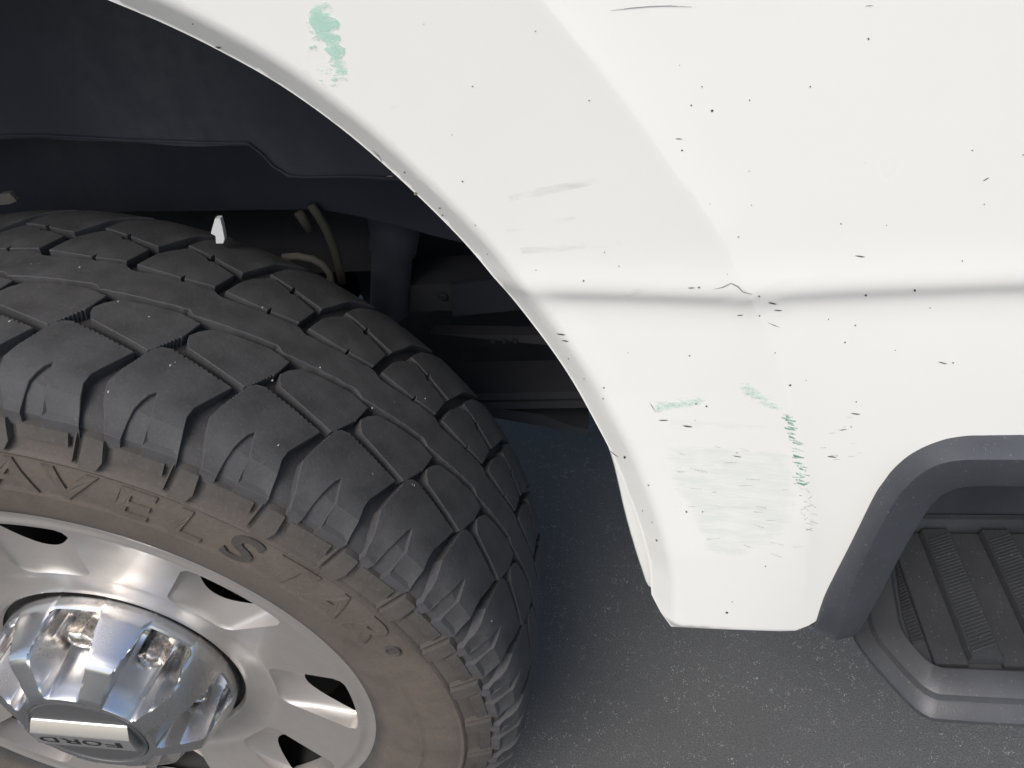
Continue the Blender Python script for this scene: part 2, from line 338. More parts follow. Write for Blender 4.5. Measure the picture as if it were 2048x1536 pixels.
LADDER=[[(0.6,0.8044),(0.6033,0.8041),(0.6031,0.8037),(0.6004,0.8037)],[(0.6013,0.8037),(0.6052,0.8029),(0.6051,0.8019),(0.6018,0.8022)],[(0.5994,0.8021),(0.6038,0.8016),(0.6036,0.801),(0.6,0.8013)],[(0.6012,0.8012),(0.607,0.8001),(0.6068,0.7993),(0.6019,0.7998)],[(0.6028,0.7988),(0.6065,0.7972),(0.6064,0.7964),(0.6033,0.7975)],[(0.6029,0.7993),(0.6057,0.7987),(0.6057,0.7979),(0.6033,0.7981)],[(0.6041,0.796),(0.6084,0.7948),(0.6082,0.7944),(0.6046,0.7953)],[(0.603,0.7963),(0.6067,0.7947),(0.6067,0.7937),(0.6036,0.7948)],[(0.6035,0.7944),(0.6078,0.7938),(0.6077,0.7931),(0.6041,0.7934)],[(0.6017,0.7954),(0.6054,0.7941),(0.6053,0.7932),(0.6022,0.7939)],[(0.6042,0.7924),(0.6078,0.7907),(0.6078,0.79),(0.6047,0.7912)],[(0.6035,0.7914),(0.6067,0.7908),(0.6066,0.7901),(0.6039,0.7904)],[(0.6044,0.7895),(0.6083,0.7878),(0.6082,0.7869),(0.6049,0.788)],[(0.6046,0.7885),(0.6075,0.7877),(0.6074,0.7872),(0.6049,0.7878)],[(0.6049,0.7866),(0.6082,0.7863),(0.6081,0.7857),(0.6053,0.7857)],[(0.6069,0.787),(0.6123,0.7842),(0.6121,0.7833),(0.6076,0.7854)],[(0.609,0.7838),(0.6118,0.7828),(0.6117,0.7823),(0.6094,0.7829)],[(0.6067,0.7849),(0.6128,0.7835),(0.6126,0.7828),(0.6074,0.7837)],[(0.6069,0.7804),(0.611,0.7797),(0.6109,0.7792),(0.6074,0.7797)],[(0.6068,0.7807),(0.6094,0.7802),(0.6093,0.7797),(0.6071,0.78)],[(0.6099,0.7792),(0.6137,0.7782),(0.6136,0.7778),(0.6104,0.7785)],[(0.6074,0.7783),(0.6102,0.7779),(0.6101,0.7775),(0.6077,0.7776)],[(0.6085,0.7752),(0.6112,0.7747),(0.6112,0.7739),(0.6089,0.774)],[(0.6082,0.7755),(0.6127,0.7742),(0.6126,0.7732),(0.6088,0.774)],[(0.6079,0.7737),(0.6113,0.773),(0.6112,0.7723),(0.6083,0.7726)],[(0.6083,0.775),(0.6142,0.7736),(0.614,0.7727),(0.6091,0.7734)],[(0.6094,0.7699),(0.6128,0.7694),(0.6127,0.7689),(0.6098,0.769)],[(0.6109,0.7702),(0.6138,0.7692),(0.6138,0.7681),(0.6114,0.7686)],[(0.6109,0.768),(0.617,0.7658),(0.6168,0.765),(0.6116,0.7666)],[(0.6127,0.7675),(0.6158,0.7659),(0.6158,0.7654),(0.6131,0.7666)],[(0.6125,0.7656),(0.6166,0.7635),(0.6165,0.7627),(0.6131,0.7642)],[(0.6116,0.7665),(0.6165,0.764),(0.6163,0.7632),(0.6123,0.7651)],[(0.6128,0.7618),(0.6193,0.7591),(0.6191,0.7587),(0.6135,0.761)],[(0.6112,0.7618),(0.6141,0.7605),(0.6141,0.7595),(0.6117,0.7601)],[(0.6136,0.7597),(0.6166,0.7585),(0.6165,0.758),(0.614,0.7589)],[(0.6097,0.7583),(0.6157,0.7581),(0.6155,0.7575),(0.6104,0.7574)],[(0.6134,0.7566),(0.6197,0.7536),(0.6194,0.7532),(0.6141,0.7557)],[(0.6116,0.7567),(0.6163,0.7556),(0.6162,0.7545),(0.6123,0.755)],[(0.6126,0.7541),(0.6186,0.7532),(0.6184,0.7522),(0.6133,0.7526)],[(0.6143,0.7534),(0.6172,0.7523),(0.6171,0.7514),(0.6147,0.7521)]]
SCUFF=[[(0.6169,0.753),(0.6184,0.7545),(0.6183,0.7541),(0.6171,0.7524)],[(0.611,0.7528),(0.615,0.754),(0.6148,0.7534),(0.6115,0.752)],[(0.6126,0.7524),(0.6171,0.7476),(0.6169,0.7472),(0.613,0.7519)],[(0.6168,0.7494),(0.6183,0.7491),(0.6182,0.7488),(0.617,0.7489)],[(0.6177,0.7494),(0.6209,0.7458),(0.6208,0.7453),(0.6181,0.7485)],[(0.6188,0.7476),(0.6209,0.7456),(0.6208,0.7452),(0.619,0.747)],[(0.6151,0.7437),(0.6169,0.7435),(0.6168,0.7429),(0.6154,0.7428)],[(0.6202,0.741),(0.6224,0.7432),(0.6223,0.7427),(0.6206,0.7403)],[(0.618,0.7387),(0.6203,0.7385),(0.6203,0.738),(0.6183,0.738)],[(0.6209,0.74),(0.6225,0.7385),(0.6225,0.7381),(0.6211,0.7394)],[(0.6191,0.7343),(0.6239,0.7355),(0.6237,0.735),(0.6197,0.7335)],[(0.6204,0.7384),(0.6259,0.7326),(0.6257,0.7322),(0.621,0.7376)],[(0.6183,0.7342),(0.6229,0.7306),(0.6228,0.7301),(0.6188,0.7335)],[(0.6173,0.7315),(0.6195,0.7337),(0.6194,0.7331),(0.6176,0.7307)],[(0.6228,0.7286),(0.6274,0.7265),(0.6272,0.7262),(0.6233,0.728)],[(0.6178,0.7295),(0.6206,0.7264),(0.6205,0.7259),(0.6181,0.7287)],[(0.6204,0.7234),(0.622,0.7255),(0.622,0.7249),(0.6207,0.7226)],[(0.6244,0.7236),(0.6258,0.7219),(0.6259,0.7213),(0.6247,0.7226)],[(0.6209,0.7206),(0.6261,0.7186),(0.6259,0.7182),(0.6215,0.7201)],[(0.6236,0.7222),(0.6289,0.7186),(0.6288,0.7181),(0.6242,0.7212)],[(0.6223,0.7142),(0.626,0.7152),(0.6259,0.7146),(0.6228,0.7132)],[(0.6215,0.7162),(0.6268,0.7125),(0.6266,0.7121),(0.622,0.7156)],[(0.5601,0.7583),(0.5646,0.7564),(0.5644,0.756),(0.5606,0.7579)],[(0.6054,0.7472),(0.6101,0.7474),(0.6099,0.747),(0.606,0.7467)],[(0.5674,0.7773),(0.5708,0.7765),(0.5706,0.7762),(0.5678,0.7769)],[(0.5822,0.7473),(0.5905,0.7485),(0.5901,0.7481),(0.583,0.7469)],[(0.6171,0.6969),(0.6234,0.6981),(0.6231,0.6978),(0.6178,0.6965)],[(0.5541,0.7589),(0.5626,0.7565),(0.5622,0.756),(0.555,0.7584)],[(0.5478,0.7553),(0.552,0.7556),(0.5518,0.7552),(0.5482,0.7547)],[(0.5993,0.7198),(0.6052,0.7202),(0.605,0.7197),(0.6,0.7192)],[(0.5768,0.7654),(0.5796,0.7654),(0.5795,0.7652),(0.5771,0.7651)],[(0.543,0.7723),(0.5518,0.7692),(0.5514,0.7689),(0.5439,0.772)],[(0.5924,0.7154),(0.5993,0.7128),(0.599,0.7123),(0.5931,0.7148)],[(0.5923,0.7313),(0.5992,0.7304),(0.5989,0.7299),(0.593,0.7308)],[(0.5728,0.7648),(0.5803,0.7663),(0.58,0.7659),(0.5736,0.7645)],[(0.5553,0.7424),(0.5622,0.7424),(0.5619,0.742),(0.556,0.7419)],[(0.5679,0.7404),(0.5704,0.7408),(0.5703,0.7403),(0.5682,0.7398)],[(0.6082,0.7702),(0.6113,0.7691),(0.6112,0.7687),(0.6085,0.7696)],[(0.5546,0.7267),(0.5602,0.7273),(0.5599,0.7268),(0.5551,0.7262)],[(0.6044,0.6897),(0.612,0.6863),(0.6117,0.6858),(0.6052,0.689)],[(0.5665,0.6987),(0.5747,0.7001),(0.5743,0.6997),(0.5673,0.6982)],[(0.5884,0.696),(0.593,0.6941),(0.5928,0.6937),(0.5889,0.6954)],[(0.58,0.7773),(0.5862,0.7753),(0.5859,0.775),(0.5806,0.777)],[(0.5855,0.7534),(0.5934,0.7535),(0.593,0.7531),(0.5863,0.753)],[(0.6035,0.7001),(0.6121,0.6981),(0.6118,0.6976),(0.6044,0.6995)],[(0.5916,0.7264),(0.5974,0.7264),(0.5972,0.7259),(0.5923,0.7258)],[(0.6222,0.7795),(0.6251,0.7792),(0.6251,0.7787),(0.6222,0.779)],[(0.6314,0.7934),(0.6331,0.7933),(0.6331,0.793),(0.6314,0.7931)],[(0.6375,0.7718),(0.641,0.7716),(0.6411,0.7713),(0.6375,0.7715)],[(0.6415,0.7743),(0.6443,0.7742),(0.6444,0.7739),(0.6415,0.774)],[(0.6374,0.7812),(0.6407,0.781),(0.6407,0.7807),(0.6375,0.7809)],[(0.6326,0.8),(0.6353,0.7999),(0.6353,0.7996),(0.6326,0.7997)],[(0.6284,0.7731),(0.6322,0.7728),(0.6323,0.7723),(0.6285,0.7726)],[(0.6251,0.7895),(0.6283,0.7893),(0.6284,0.789),(0.6252,0.7892)],[(0.6299,0.7702),(0.6337,0.7699),(0.6338,0.7694),(0.63,0.7696)]]
CHIPS=[[(0.3463,1.0119),(0.346,1.0116),(0.3456,1.0117),(0.3454,1.0117),(0.3454,1.012),(0.346,1.0122),(0.3465,1.0122)],[(0.3481,1.0006),(0.3507,1.001),(0.3529,1.001),(0.3511,1.0005),(0.349,1.0004)],[(0.446,1.0061),(0.4458,1.006),(0.4456,1.006),(0.4455,1.0061),(0.4455,1.0062),(0.4457,1.0062),(0.446,1.0062)],[(0.4896,1.001),(0.4893,1.0008),(0.4891,1.0007),(0.489,1.0009),(0.4889,1.0011),(0.4891,1.0012),(0.4894,1.0012)],[(0.5085,0.9733),(0.5083,0.9731),(0.5079,0.9731),(0.5077,0.9732),(0.5078,0.9734),(0.508,0.9735),(0.5084,0.9735)],[(0.4614,0.9811),(0.4613,0.9809),(0.461,0.9808),(0.4608,0.9809),(0.461,0.9812),(0.4611,0.9813),(0.4614,0.9812)],[(0.5433,0.9838),(0.5432,0.9836),(0.5431,0.9837),(0.5429,0.9837),(0.5429,0.9839),(0.5431,0.9839),(0.5432,0.9839)],[(0.5521,0.975),(0.5521,0.9748),(0.5518,0.9747),(0.5517,0.9749),(0.5515,0.9751),(0.5518,0.9752),(0.5521,0.9752)],[(0.5484,0.9682),(0.5481,0.968),(0.5478,0.9679),(0.5477,0.9681),(0.5476,0.9684),(0.5478,0.9685),(0.5481,0.9685)],[(0.5567,0.9653),(0.5564,0.965),(0.5561,0.9648),(0.5557,0.9651),(0.5557,0.9655),(0.556,0.9658),(0.5565,0.9657)],[(0.5705,0.9682),(0.5706,0.968),(0.5703,0.968),(0.5701,0.9681),(0.5701,0.9684),(0.5702,0.9685),(0.5705,0.9684)],[(0.5929,0.9715),(0.5927,0.9714),(0.5925,0.9713),(0.5923,0.9714),(0.5923,0.9717),(0.5924,0.9719),(0.5927,0.9718)],[(0.6113,0.9874),(0.6113,0.9872),(0.611,0.987),(0.6108,0.9872),(0.6105,0.9876),(0.6109,0.9877),(0.6111,0.9877)],[(0.5453,0.9504),(0.5451,0.9503),(0.5448,0.9501),(0.5444,0.9504),(0.5445,0.9506),(0.5448,0.9509),(0.5451,0.9506)],[(0.5419,0.9556),(0.5435,0.9555),(0.5452,0.9551),(0.5442,0.9551),(0.5427,0.9553)],[(0.6579,0.9417),(0.6578,0.9414),(0.6575,0.9415),(0.6572,0.9416),(0.6572,0.9418),(0.6574,0.9419),(0.6576,0.9419)],[(0.6771,0.9385),(0.6772,0.9382),(0.6769,0.9382),(0.6766,0.9384),(0.6766,0.9386),(0.6768,0.9388),(0.677,0.9387)],[(0.6647,0.9283),(0.6658,0.9292),(0.6671,0.9297),(0.6664,0.9291),(0.6653,0.9284)],[(0.6683,0.9178),(0.6683,0.9176),(0.668,0.9175),(0.6678,0.9177),(0.6677,0.918),(0.6679,0.9181),(0.6681,0.918)],[(0.613,0.9122),(0.613,0.9119),(0.6127,0.9119),(0.6125,0.912),(0.6124,0.9124),(0.6126,0.9125),(0.6129,0.9124)],[(0.6317,0.9103),(0.6316,0.9102),(0.6314,0.9101),(0.6313,0.9102),(0.6312,0.9105),(0.6313,0.9106),(0.6317,0.9105)],[(0.5748,0.9236),(0.5748,0.9235),(0.5745,0.9235),(0.5743,0.9235),(0.5744,0.9238),(0.5745,0.9239),(0.5748,0.9239)],[(0.5727,0.9389),(0.5725,0.9387),(0.5724,0.9388),(0.5723,0.9388),(0.5722,0.9391),(0.5723,0.9392),(0.5725,0.9391)],[(0.5705,0.9094),(0.5704,0.9092),(0.5701,0.9092),(0.5697,0.9094),(0.5698,0.9096),(0.5701,0.9097),(0.5703,0.9096)],[(0.5573,0.9262),(0.5573,0.926),(0.5571,0.9259),(0.557,0.9261),(0.5569,0.9263),(0.5571,0.9263),(0.5573,0.9263)],[(0.6207,0.8964),(0.6231,0.8961),(0.6254,0.8954),(0.6241,0.8953),(0.622,0.8958)],[(0.6661,0.8914),(0.6661,0.8911),(0.6658,0.891),(0.6656,0.8913),(0.6656,0.8916),(0.6656,0.8917),(0.6659,0.8916)],[(0.6501,0.8768),(0.6501,0.8762),(0.6497,0.8758),(0.6493,0.8764),(0.6491,0.8772),(0.6491,0.8776),(0.6498,0.8773)],[(0.6298,0.8745),(0.6299,0.8739),(0.6295,0.8738),(0.6289,0.8742),(0.6288,0.875),(0.6291,0.8754),(0.6296,0.8751)],[(0.5819,0.8787),(0.5818,0.8782),(0.5813,0.8784),(0.5809,0.8787),(0.5809,0.879),(0.5812,0.8794),(0.5817,0.879)],[(0.5834,0.866),(0.5834,0.8657),(0.583,0.8654),(0.5827,0.8658),(0.5828,0.8661),(0.5829,0.8665),(0.5834,0.8662)],[(0.6023,0.8233),(0.602,0.823),(0.6015,0.8229),(0.6009,0.8233),(0.6012,0.8237),(0.6014,0.824),(0.6019,0.8239)],[(0.634,0.8023),(0.6367,0.802),(0.6394,0.8013),(0.6378,0.8011),(0.6354,0.8016)],[(0.6252,0.847),(0.6251,0.8466),(0.6249,0.8465),(0.6244,0.8469),(0.6245,0.8472),(0.6247,0.8475),(0.625,0.8475)],[(0.6284,0.8566),(0.6284,0.8562),(0.628,0.8561),(0.6277,0.8564),(0.6275,0.8567),(0.6279,0.8569),(0.6282,0.857)],[(0.6361,0.8097),(0.636,0.8094),(0.6357,0.8093),(0.6354,0.8097),(0.6353,0.81),(0.6355,0.8101),(0.6359,0.8102)],[(0.6361,0.7928),(0.6362,0.7924),(0.6358,0.7925),(0.6355,0.7927),(0.6355,0.793),(0.6357,0.7933),(0.636,0.7931)],[(0.6156,0.8607),(0.6156,0.8605),(0.6154,0.8603),(0.6151,0.8606),(0.6151,0.8609),(0.6153,0.8611),(0.6155,0.8609)],[(0.6598,0.865),(0.6598,0.8646),(0.6595,0.8646),(0.6593,0.8648),(0.659,0.8651),(0.6593,0.8653),(0.6595,0.8652)],[(0.5524,0.8394),(0.5522,0.8392),(0.5519,0.839),(0.5516,0.8391),(0.5516,0.8395),(0.5519,0.8399),(0.5523,0.8398)],[(0.5215,0.8396),(0.5214,0.8394),(0.5212,0.8393),(0.521,0.8395),(0.521,0.8397),(0.5212,0.8398),(0.5214,0.8398)],[(0.5183,0.8941),(0.5182,0.8939),(0.5179,0.8938),(0.5177,0.8939),(0.5177,0.8941),(0.5179,0.8944),(0.5181,0.8943)],[(0.5014,0.8858),(0.5011,0.8854),(0.5008,0.8852),(0.5006,0.8855),(0.5007,0.886),(0.5009,0.8863),(0.5013,0.886)],[(0.4786,0.8913),(0.4785,0.8911),(0.4783,0.891),(0.4781,0.8912),(0.4782,0.8914),(0.4783,0.8916),(0.4786,0.8916)],[(0.5118,0.9016),(0.5118,0.9014),(0.5114,0.9013),(0.5112,0.9014),(0.5112,0.9016),(0.5114,0.9019),(0.5117,0.9018)],[(0.4489,0.9606),(0.4489,0.9605),(0.4486,0.9604),(0.4484,0.9605),(0.4486,0.9607),(0.4487,0.9609),(0.449,0.9608)],[(0.4501,0.9387),(0.4499,0.9384),(0.4495,0.9383),(0.4492,0.9385),(0.4494,0.9388),(0.4496,0.9389),(0.4499,0.9388)],[(0.4353,0.9222),(0.4349,0.9217),(0.4344,0.9215),(0.4339,0.9214),(0.434,0.9218),(0.4348,0.9226),(0.4352,0.9225)],[(0.4352,0.9172),(0.4349,0.9167),(0.4344,0.9165),(0.4341,0.9166),(0.4342,0.917),(0.4347,0.9176),(0.435,0.9175)],[(0.4223,0.9416),(0.422,0.9411),(0.4212,0.9406),(0.421,0.941),(0.4211,0.9414),(0.4216,0.9418),(0.4221,0.942)],[(0.4239,0.9279),(0.4233,0.9271),(0.4225,0.9269),(0.422,0.9274),(0.4221,0.928),(0.4228,0.9287),(0.4239,0.9289)],[(0.4111,0.9381),(0.4127,0.9379),(0.4141,0.9373),(0.4132,0.9373),(0.4119,0.9376)],[(0.4523,0.916),(0.4522,0.9158),(0.4519,0.9158),(0.4518,0.9159),(0.4517,0.9161),(0.452,0.9163),(0.4523,0.9162)],[(0.4549,0.8976),(0.4547,0.8972),(0.4544,0.897),(0.4542,0.8971),(0.4544,0.8975),(0.4546,0.8979),(0.4548,0.8978)],[(0.487,0.846),(0.4891,0.8466),(0.491,0.8464),(0.4898,0.8457),(0.488,0.8456)],[(0.4901,0.8316),(0.49,0.8311),(0.4895,0.8306),(0.4892,0.8307),(0.4894,0.8312),(0.4896,0.8316),(0.49,0.8318)],[(0.4847,0.8501),(0.4873,0.8509),(0.4897,0.8507),(0.4882,0.85),(0.4859,0.8497)],[(0.4978,0.8189),(0.4976,0.8185),(0.4972,0.8181),(0.497,0.8181),(0.497,0.8184),(0.4973,0.8188),(0.4976,0.8192)],[(0.5084,0.8158),(0.5083,0.8153),(0.508,0.8153),(0.5075,0.8156),(0.5076,0.816),(0.508,0.8163),(0.5083,0.8163)],[(0.5076,0.8074),(0.5075,0.8068),(0.5071,0.8068),(0.507,0.8068),(0.5068,0.8073),(0.5071,0.8076),(0.5075,0.8078)],[(0.5319,0.7423),(0.5321,0.7418),(0.5315,0.7417),(0.5311,0.7417),(0.5311,0.7424),(0.5315,0.7429),(0.5319,0.7429)],[(0.5188,0.7603),(0.5183,0.7586),(0.5177,0.7579),(0.5173,0.7581),(0.5174,0.7594),(0.5178,0.7608),(0.5185,0.7608)],[(0.5285,0.7127),(0.5284,0.7122),(0.528,0.7114),(0.5276,0.7114),(0.5278,0.7123),(0.528,0.713),(0.5283,0.713)],[(0.5342,0.7061),(0.5341,0.7057),(0.5338,0.705),(0.5336,0.7052),(0.5334,0.7055),(0.5337,0.7063),(0.5341,0.7064)],[(0.5373,0.6892),(0.5371,0.6878),(0.5366,0.6869),(0.5363,0.6875),(0.536,0.6882),(0.5365,0.6897),(0.5371,0.6897)],[(0.5546,0.7216),(0.5545,0.7208),(0.554,0.7207),(0.5535,0.721),(0.5534,0.7219),(0.5539,0.7226),(0.5543,0.7221)],[(0.5638,0.7226),(0.5637,0.7221),(0.5633,0.7219),(0.563,0.7222),(0.5629,0.7227),(0.5632,0.7232),(0.5637,0.7229)],[(0.5842,0.624),(0.5839,0.623),(0.5833,0.623),(0.5826,0.6231),(0.5824,0.6244),(0.5832,0.6252),(0.5839,0.6247)],[(0.5864,0.6366),(0.5862,0.636),(0.5858,0.6361),(0.5854,0.6363),(0.5856,0.6368),(0.5858,0.637),(0.5861,0.6371)],[(0.6038,0.676),(0.6037,0.6755),(0.6034,0.6752),(0.603,0.6755),(0.6032,0.6761),(0.6033,0.6765),(0.6038,0.6764)],[(0.5497,0.7911),(0.5525,0.7911),(0.5554,0.7905),(0.5537,0.79),(0.5511,0.7903)],[(0.5368,0.7939),(0.5397,0.7944),(0.5425,0.7944),(0.5408,0.7938),(0.5383,0.7936)],[(0.5549,0.8837),(0.5548,0.8833),(0.5543,0.8831),(0.5538,0.8835),(0.5538,0.8839),(0.5543,0.8841),(0.5547,0.8841)],[(0.5493,0.8832),(0.551,0.8836),(0.5528,0.8835),(0.5518,0.8831),(0.5502,0.8829)],[(0.5799,0.7732),(0.5799,0.7727),(0.5796,0.7728),(0.5794,0.7729),(0.5791,0.7733),(0.5795,0.7735),(0.5798,0.7735)],[(0.5771,0.7708),(0.5798,0.7707),(0.5824,0.7702),(0.5809,0.7699),(0.5785,0.7703)],[(0.5727,0.8656),(0.5743,0.8661),(0.5759,0.8662),(0.575,0.8657),(0.5736,0.8654)],[(0.6694,0.8339),(0.6717,0.8333),(0.6742,0.8324),(0.6729,0.8323),(0.6707,0.8331)],[(0.677,0.8329),(0.6769,0.8325),(0.6766,0.8323),(0.6763,0.8328),(0.676,0.8331),(0.6764,0.8333),(0.6767,0.8332)],[(0.6265,0.7725),(0.6292,0.7721),(0.6319,0.7712),(0.6304,0.7711),(0.6279,0.7717)],[(0.63,0.7909),(0.6321,0.7912),(0.6342,0.7912),(0.633,0.7908),(0.6311,0.7906)],[(0.5565,0.7954),(0.5565,0.7952),(0.5563,0.7951),(0.5562,0.7953),(0.5561,0.7955),(0.5563,0.7957),(0.5565,0.7957)],[(0.5624,0.806),(0.5621,0.8055),(0.5617,0.8054),(0.5613,0.8057),(0.5614,0.8061),(0.5617,0.8067),(0.5621,0.8063)],[(0.5568,0.8073),(0.5568,0.8071),(0.5563,0.8068),(0.5559,0.807),(0.5561,0.8075),(0.5563,0.8078),(0.5567,0.8078)],[(0.5892,0.8685),(0.5914,0.8683),(0.5937,0.8676),(0.5924,0.8674),(0.5904,0.8678)],[(0.586,0.8741),(0.5882,0.8733),(0.5906,0.8719),(0.5893,0.8718),(0.5872,0.8729)],[(0.5926,0.844),(0.5925,0.8438),(0.5922,0.8436),(0.592,0.8439),(0.592,0.8441),(0.5922,0.8443),(0.5925,0.8442)],[(0.5667,0.8911),(0.5667,0.891),(0.5665,0.8909),(0.5664,0.891),(0.5664,0.8912),(0.5665,0.8914),(0.5667,0.8913)],[(0.649,0.8413),(0.6489,0.8411),(0.6487,0.8409),(0.6485,0.8412),(0.6484,0.8415),(0.6485,0.8416),(0.6488,0.8415)],[(0.6096,0.8254),(0.6095,0.8252),(0.6092,0.8252),(0.609,0.8253),(0.609,0.8256),(0.6091,0.8257),(0.6093,0.8256)]]
SCRATCH=[[(0.5177,1.0055),(0.5251,1.0055),(0.532,1.0054),(0.5392,1.0049),(0.5471,1.0039),(0.5471,1.004),(0.5392,1.0052),(0.5319,1.0057),(0.525,1.0058),(0.5177,1.0056)],[(0.6079,0.9987),(0.6093,0.9986),(0.6108,0.9986),(0.6108,0.9987),(0.6092,0.9989),(0.6079,0.9988)],[(0.5609,0.8828),(0.5649,0.8839),(0.5684,0.8862),(0.5712,0.8847),(0.5738,0.8818),(0.5782,0.8803),(0.5783,0.8805),(0.574,0.8822),(0.5714,0.8852),(0.5683,0.8867),(0.5647,0.8843),(0.5609,0.8829)],[(0.3492,1.0011),(0.3493,0.9997),(0.3514,1.0002),(0.3516,1.0004),(0.3506,1.0007),(0.3495,1.0013)],[(0.5088,0.7586),(0.5115,0.7558),(0.5146,0.756),(0.5147,0.7563),(0.5119,0.7571),(0.5089,0.7587)],[(0.5872,0.8617),(0.5904,0.8594),(0.5934,0.8581),(0.5934,0.8582),(0.5905,0.8598),(0.5872,0.8618)],[(0.5319,0.8071),(0.5333,0.8036),(0.5356,0.7992),(0.5357,0.7992),(0.5337,0.8039),(0.5319,0.8072)],[(0.4076,0.9511),(0.4096,0.9478),(0.41,0.9443),(0.4101,0.9444),(0.4103,0.9484),(0.4077,0.9513)]]
# ---- bed side: outline, height field, lip ------------------------------------
def body_mesh():
    arch = [tuple(q) for q in ARCH_FULL]
    right = BOT + [tuple(q) for q in spline(TRIM_OUT, .006)] + [(1.15,.7851),(1.15,1.40)]
    outline = arch + right + [(-1.0,1.40),(-1.0,.60)] + [(-0.5403,0.6077)]
    inner = []
    def put(x, z): inner.append((x, z))
    xs = np.arange(.26, .84, .0065); zs = np.arange(.595, 1.075, .0065)
    for i, x in enumerate(xs):
        for z in zs: put(x+(.002 if (int(z*1000) % 2) else 0), z)
    for k in range(-20, 21): put(.65+k*.012, .606); put(.65+k*.012, .6095)
    for x in np.arange(-.98, 1.14, .05):
        for z in np.arange(.62, 1.39, .05):
            if not (.25 < x < .85 and z < 1.08): put(x, z)
    for (cx, cz) in CREASE[1:-1]: pass
    for x in [q for q in np.arange(.45, .84, .005)]:
        c = float(np.interp(x, [q[0] for q in CREASE], [q[1] for q in CREASE]))
        for dz in (-.009,-.006,-.004,-.002,0,.002,.004,.006,.009): put(x, c+dz)
    # rows that follow the arch lip
    T = np.gradient(ARCH_FULL, axis=0); N = np.stack([-T[:,1], T[:,0]], 1)/np.hypot(*T.T)[:,None]
    for d in (.002,.004,.006,.0075,.009,.0102,.0114,.0126,.0138,.015,.0163,.0177,.019,.021,.026): inner.extend([tuple(q) for q in ARCH_FULL+N*d])
    fl_ = FLARE_FULL[(FLARE_FULL[:,0] > .36) & (FLARE_FULL[:,1] > .58)]; d_, _ = pdist_c(np.array(inner), fl_); inner = [q for q, d in zip(inner, d_) if d > .0135]
    fl_ = spline(fl_[::3].tolist(), .006); T = np.gradient(fl_, axis=0); N = np.stack([-T[:,1], T[:,0]], 1)/np.hypot(*T.T)[:,None]
    for d in (-.0125,-.009,-.0065,-.0045,-.003,-.0015,0,.0015,.003,.0045,.0065,.009,.0125): inner.extend([tuple(q) for q in fl_+N*d])
    P = [q for q in inner if in_poly(q, outline)]
    D, _ = pdist_c(np.array(P), np.vstack([np.array(outline), np.array(outline[:1])]))
    P = [q for q, d in zip(P, D) if d > .0012]
    V2, F = cdt(outline, P)
    V2 = np.array(V2); y = hsurf(V2)
    V = [(a, b, c) for (a, c), b in zip(V2, y)]
    F = [f if (V2[f[1]][0]-V2[f[0]][0])*(V2[f[2]][1]-V2[f[0]][1])-(V2[f[1]][1]-V2[f[0]][1])*(V2[f[2]][0]-V2[f[0]][0]) > 0 else f[::-1] for f in F]
    # return flange along the whole edge
    lookup = {(round(q[0], 5), round(q[1], 5)): i for i, q in enumerate(V2)}
    loop = [lookup.get((round(q[0], 5), round(q[1], 5))) for q in outline]; loop = [i for i in loop if i is not None]
    n = len(V); fl = []
    C2 = np.array([V2[i] for i in loop]); T = np.roll(C2, -1, 0)-np.roll(C2, 1, 0); N = np.stack([-T[:,1], T[:,0]], 1)/np.maximum(np.hypot(*T.T), 1e-9)[:,None]
    s = 1.0
    for k, i in enumerate(loop):
        x, yy, z = V[i]
        fl.append((x+N[k][0]*.0012*s, yy+.0025, z+N[k][1]*.0012*s)); 
    V += fl; m = len(loop)
    fl2 = [(V[n+k][0]+N[k][0]*.006, V[n+k][1]+.004, V[n+k][2]+N[k][1]*.006) for k in range(m)]
    V += fl2
    for k in range(m):
        a, b = loop[k], loop[(k+1) % m]; c, d = n+k, n+(k+1) % m
        F.append((b, a, c, d)); F.append((d, c, c+m, d+m))
    nv = n
    me = mesh('bed_side', V, F, True)
    e = 4e-4; gx = (hsurf(V2+[e,0])-hsurf(V2-[e,0]))/(2*e); gz = (hsurf(V2+[0,e])-hsurf(V2-[0,e]))/(2*e)
    nn = np.stack([gx, -np.ones(len(gx)), gz], 1); nn /= np.linalg.norm(nn, axis=1)[:,None]
    nl = []
    vn = [tuple(v.normal) for v in me.vertices]
    for lp in me.polygons:
        for vi in lp.vertices: nl.append(tuple(nn[vi]) if (vi < nv and max(lp.vertices) < nv) else vn[vi])
    me.normals_split_custom_set(nl)
    return me
bed = ob('bed_side', body_mesh(), truck, mw.m)
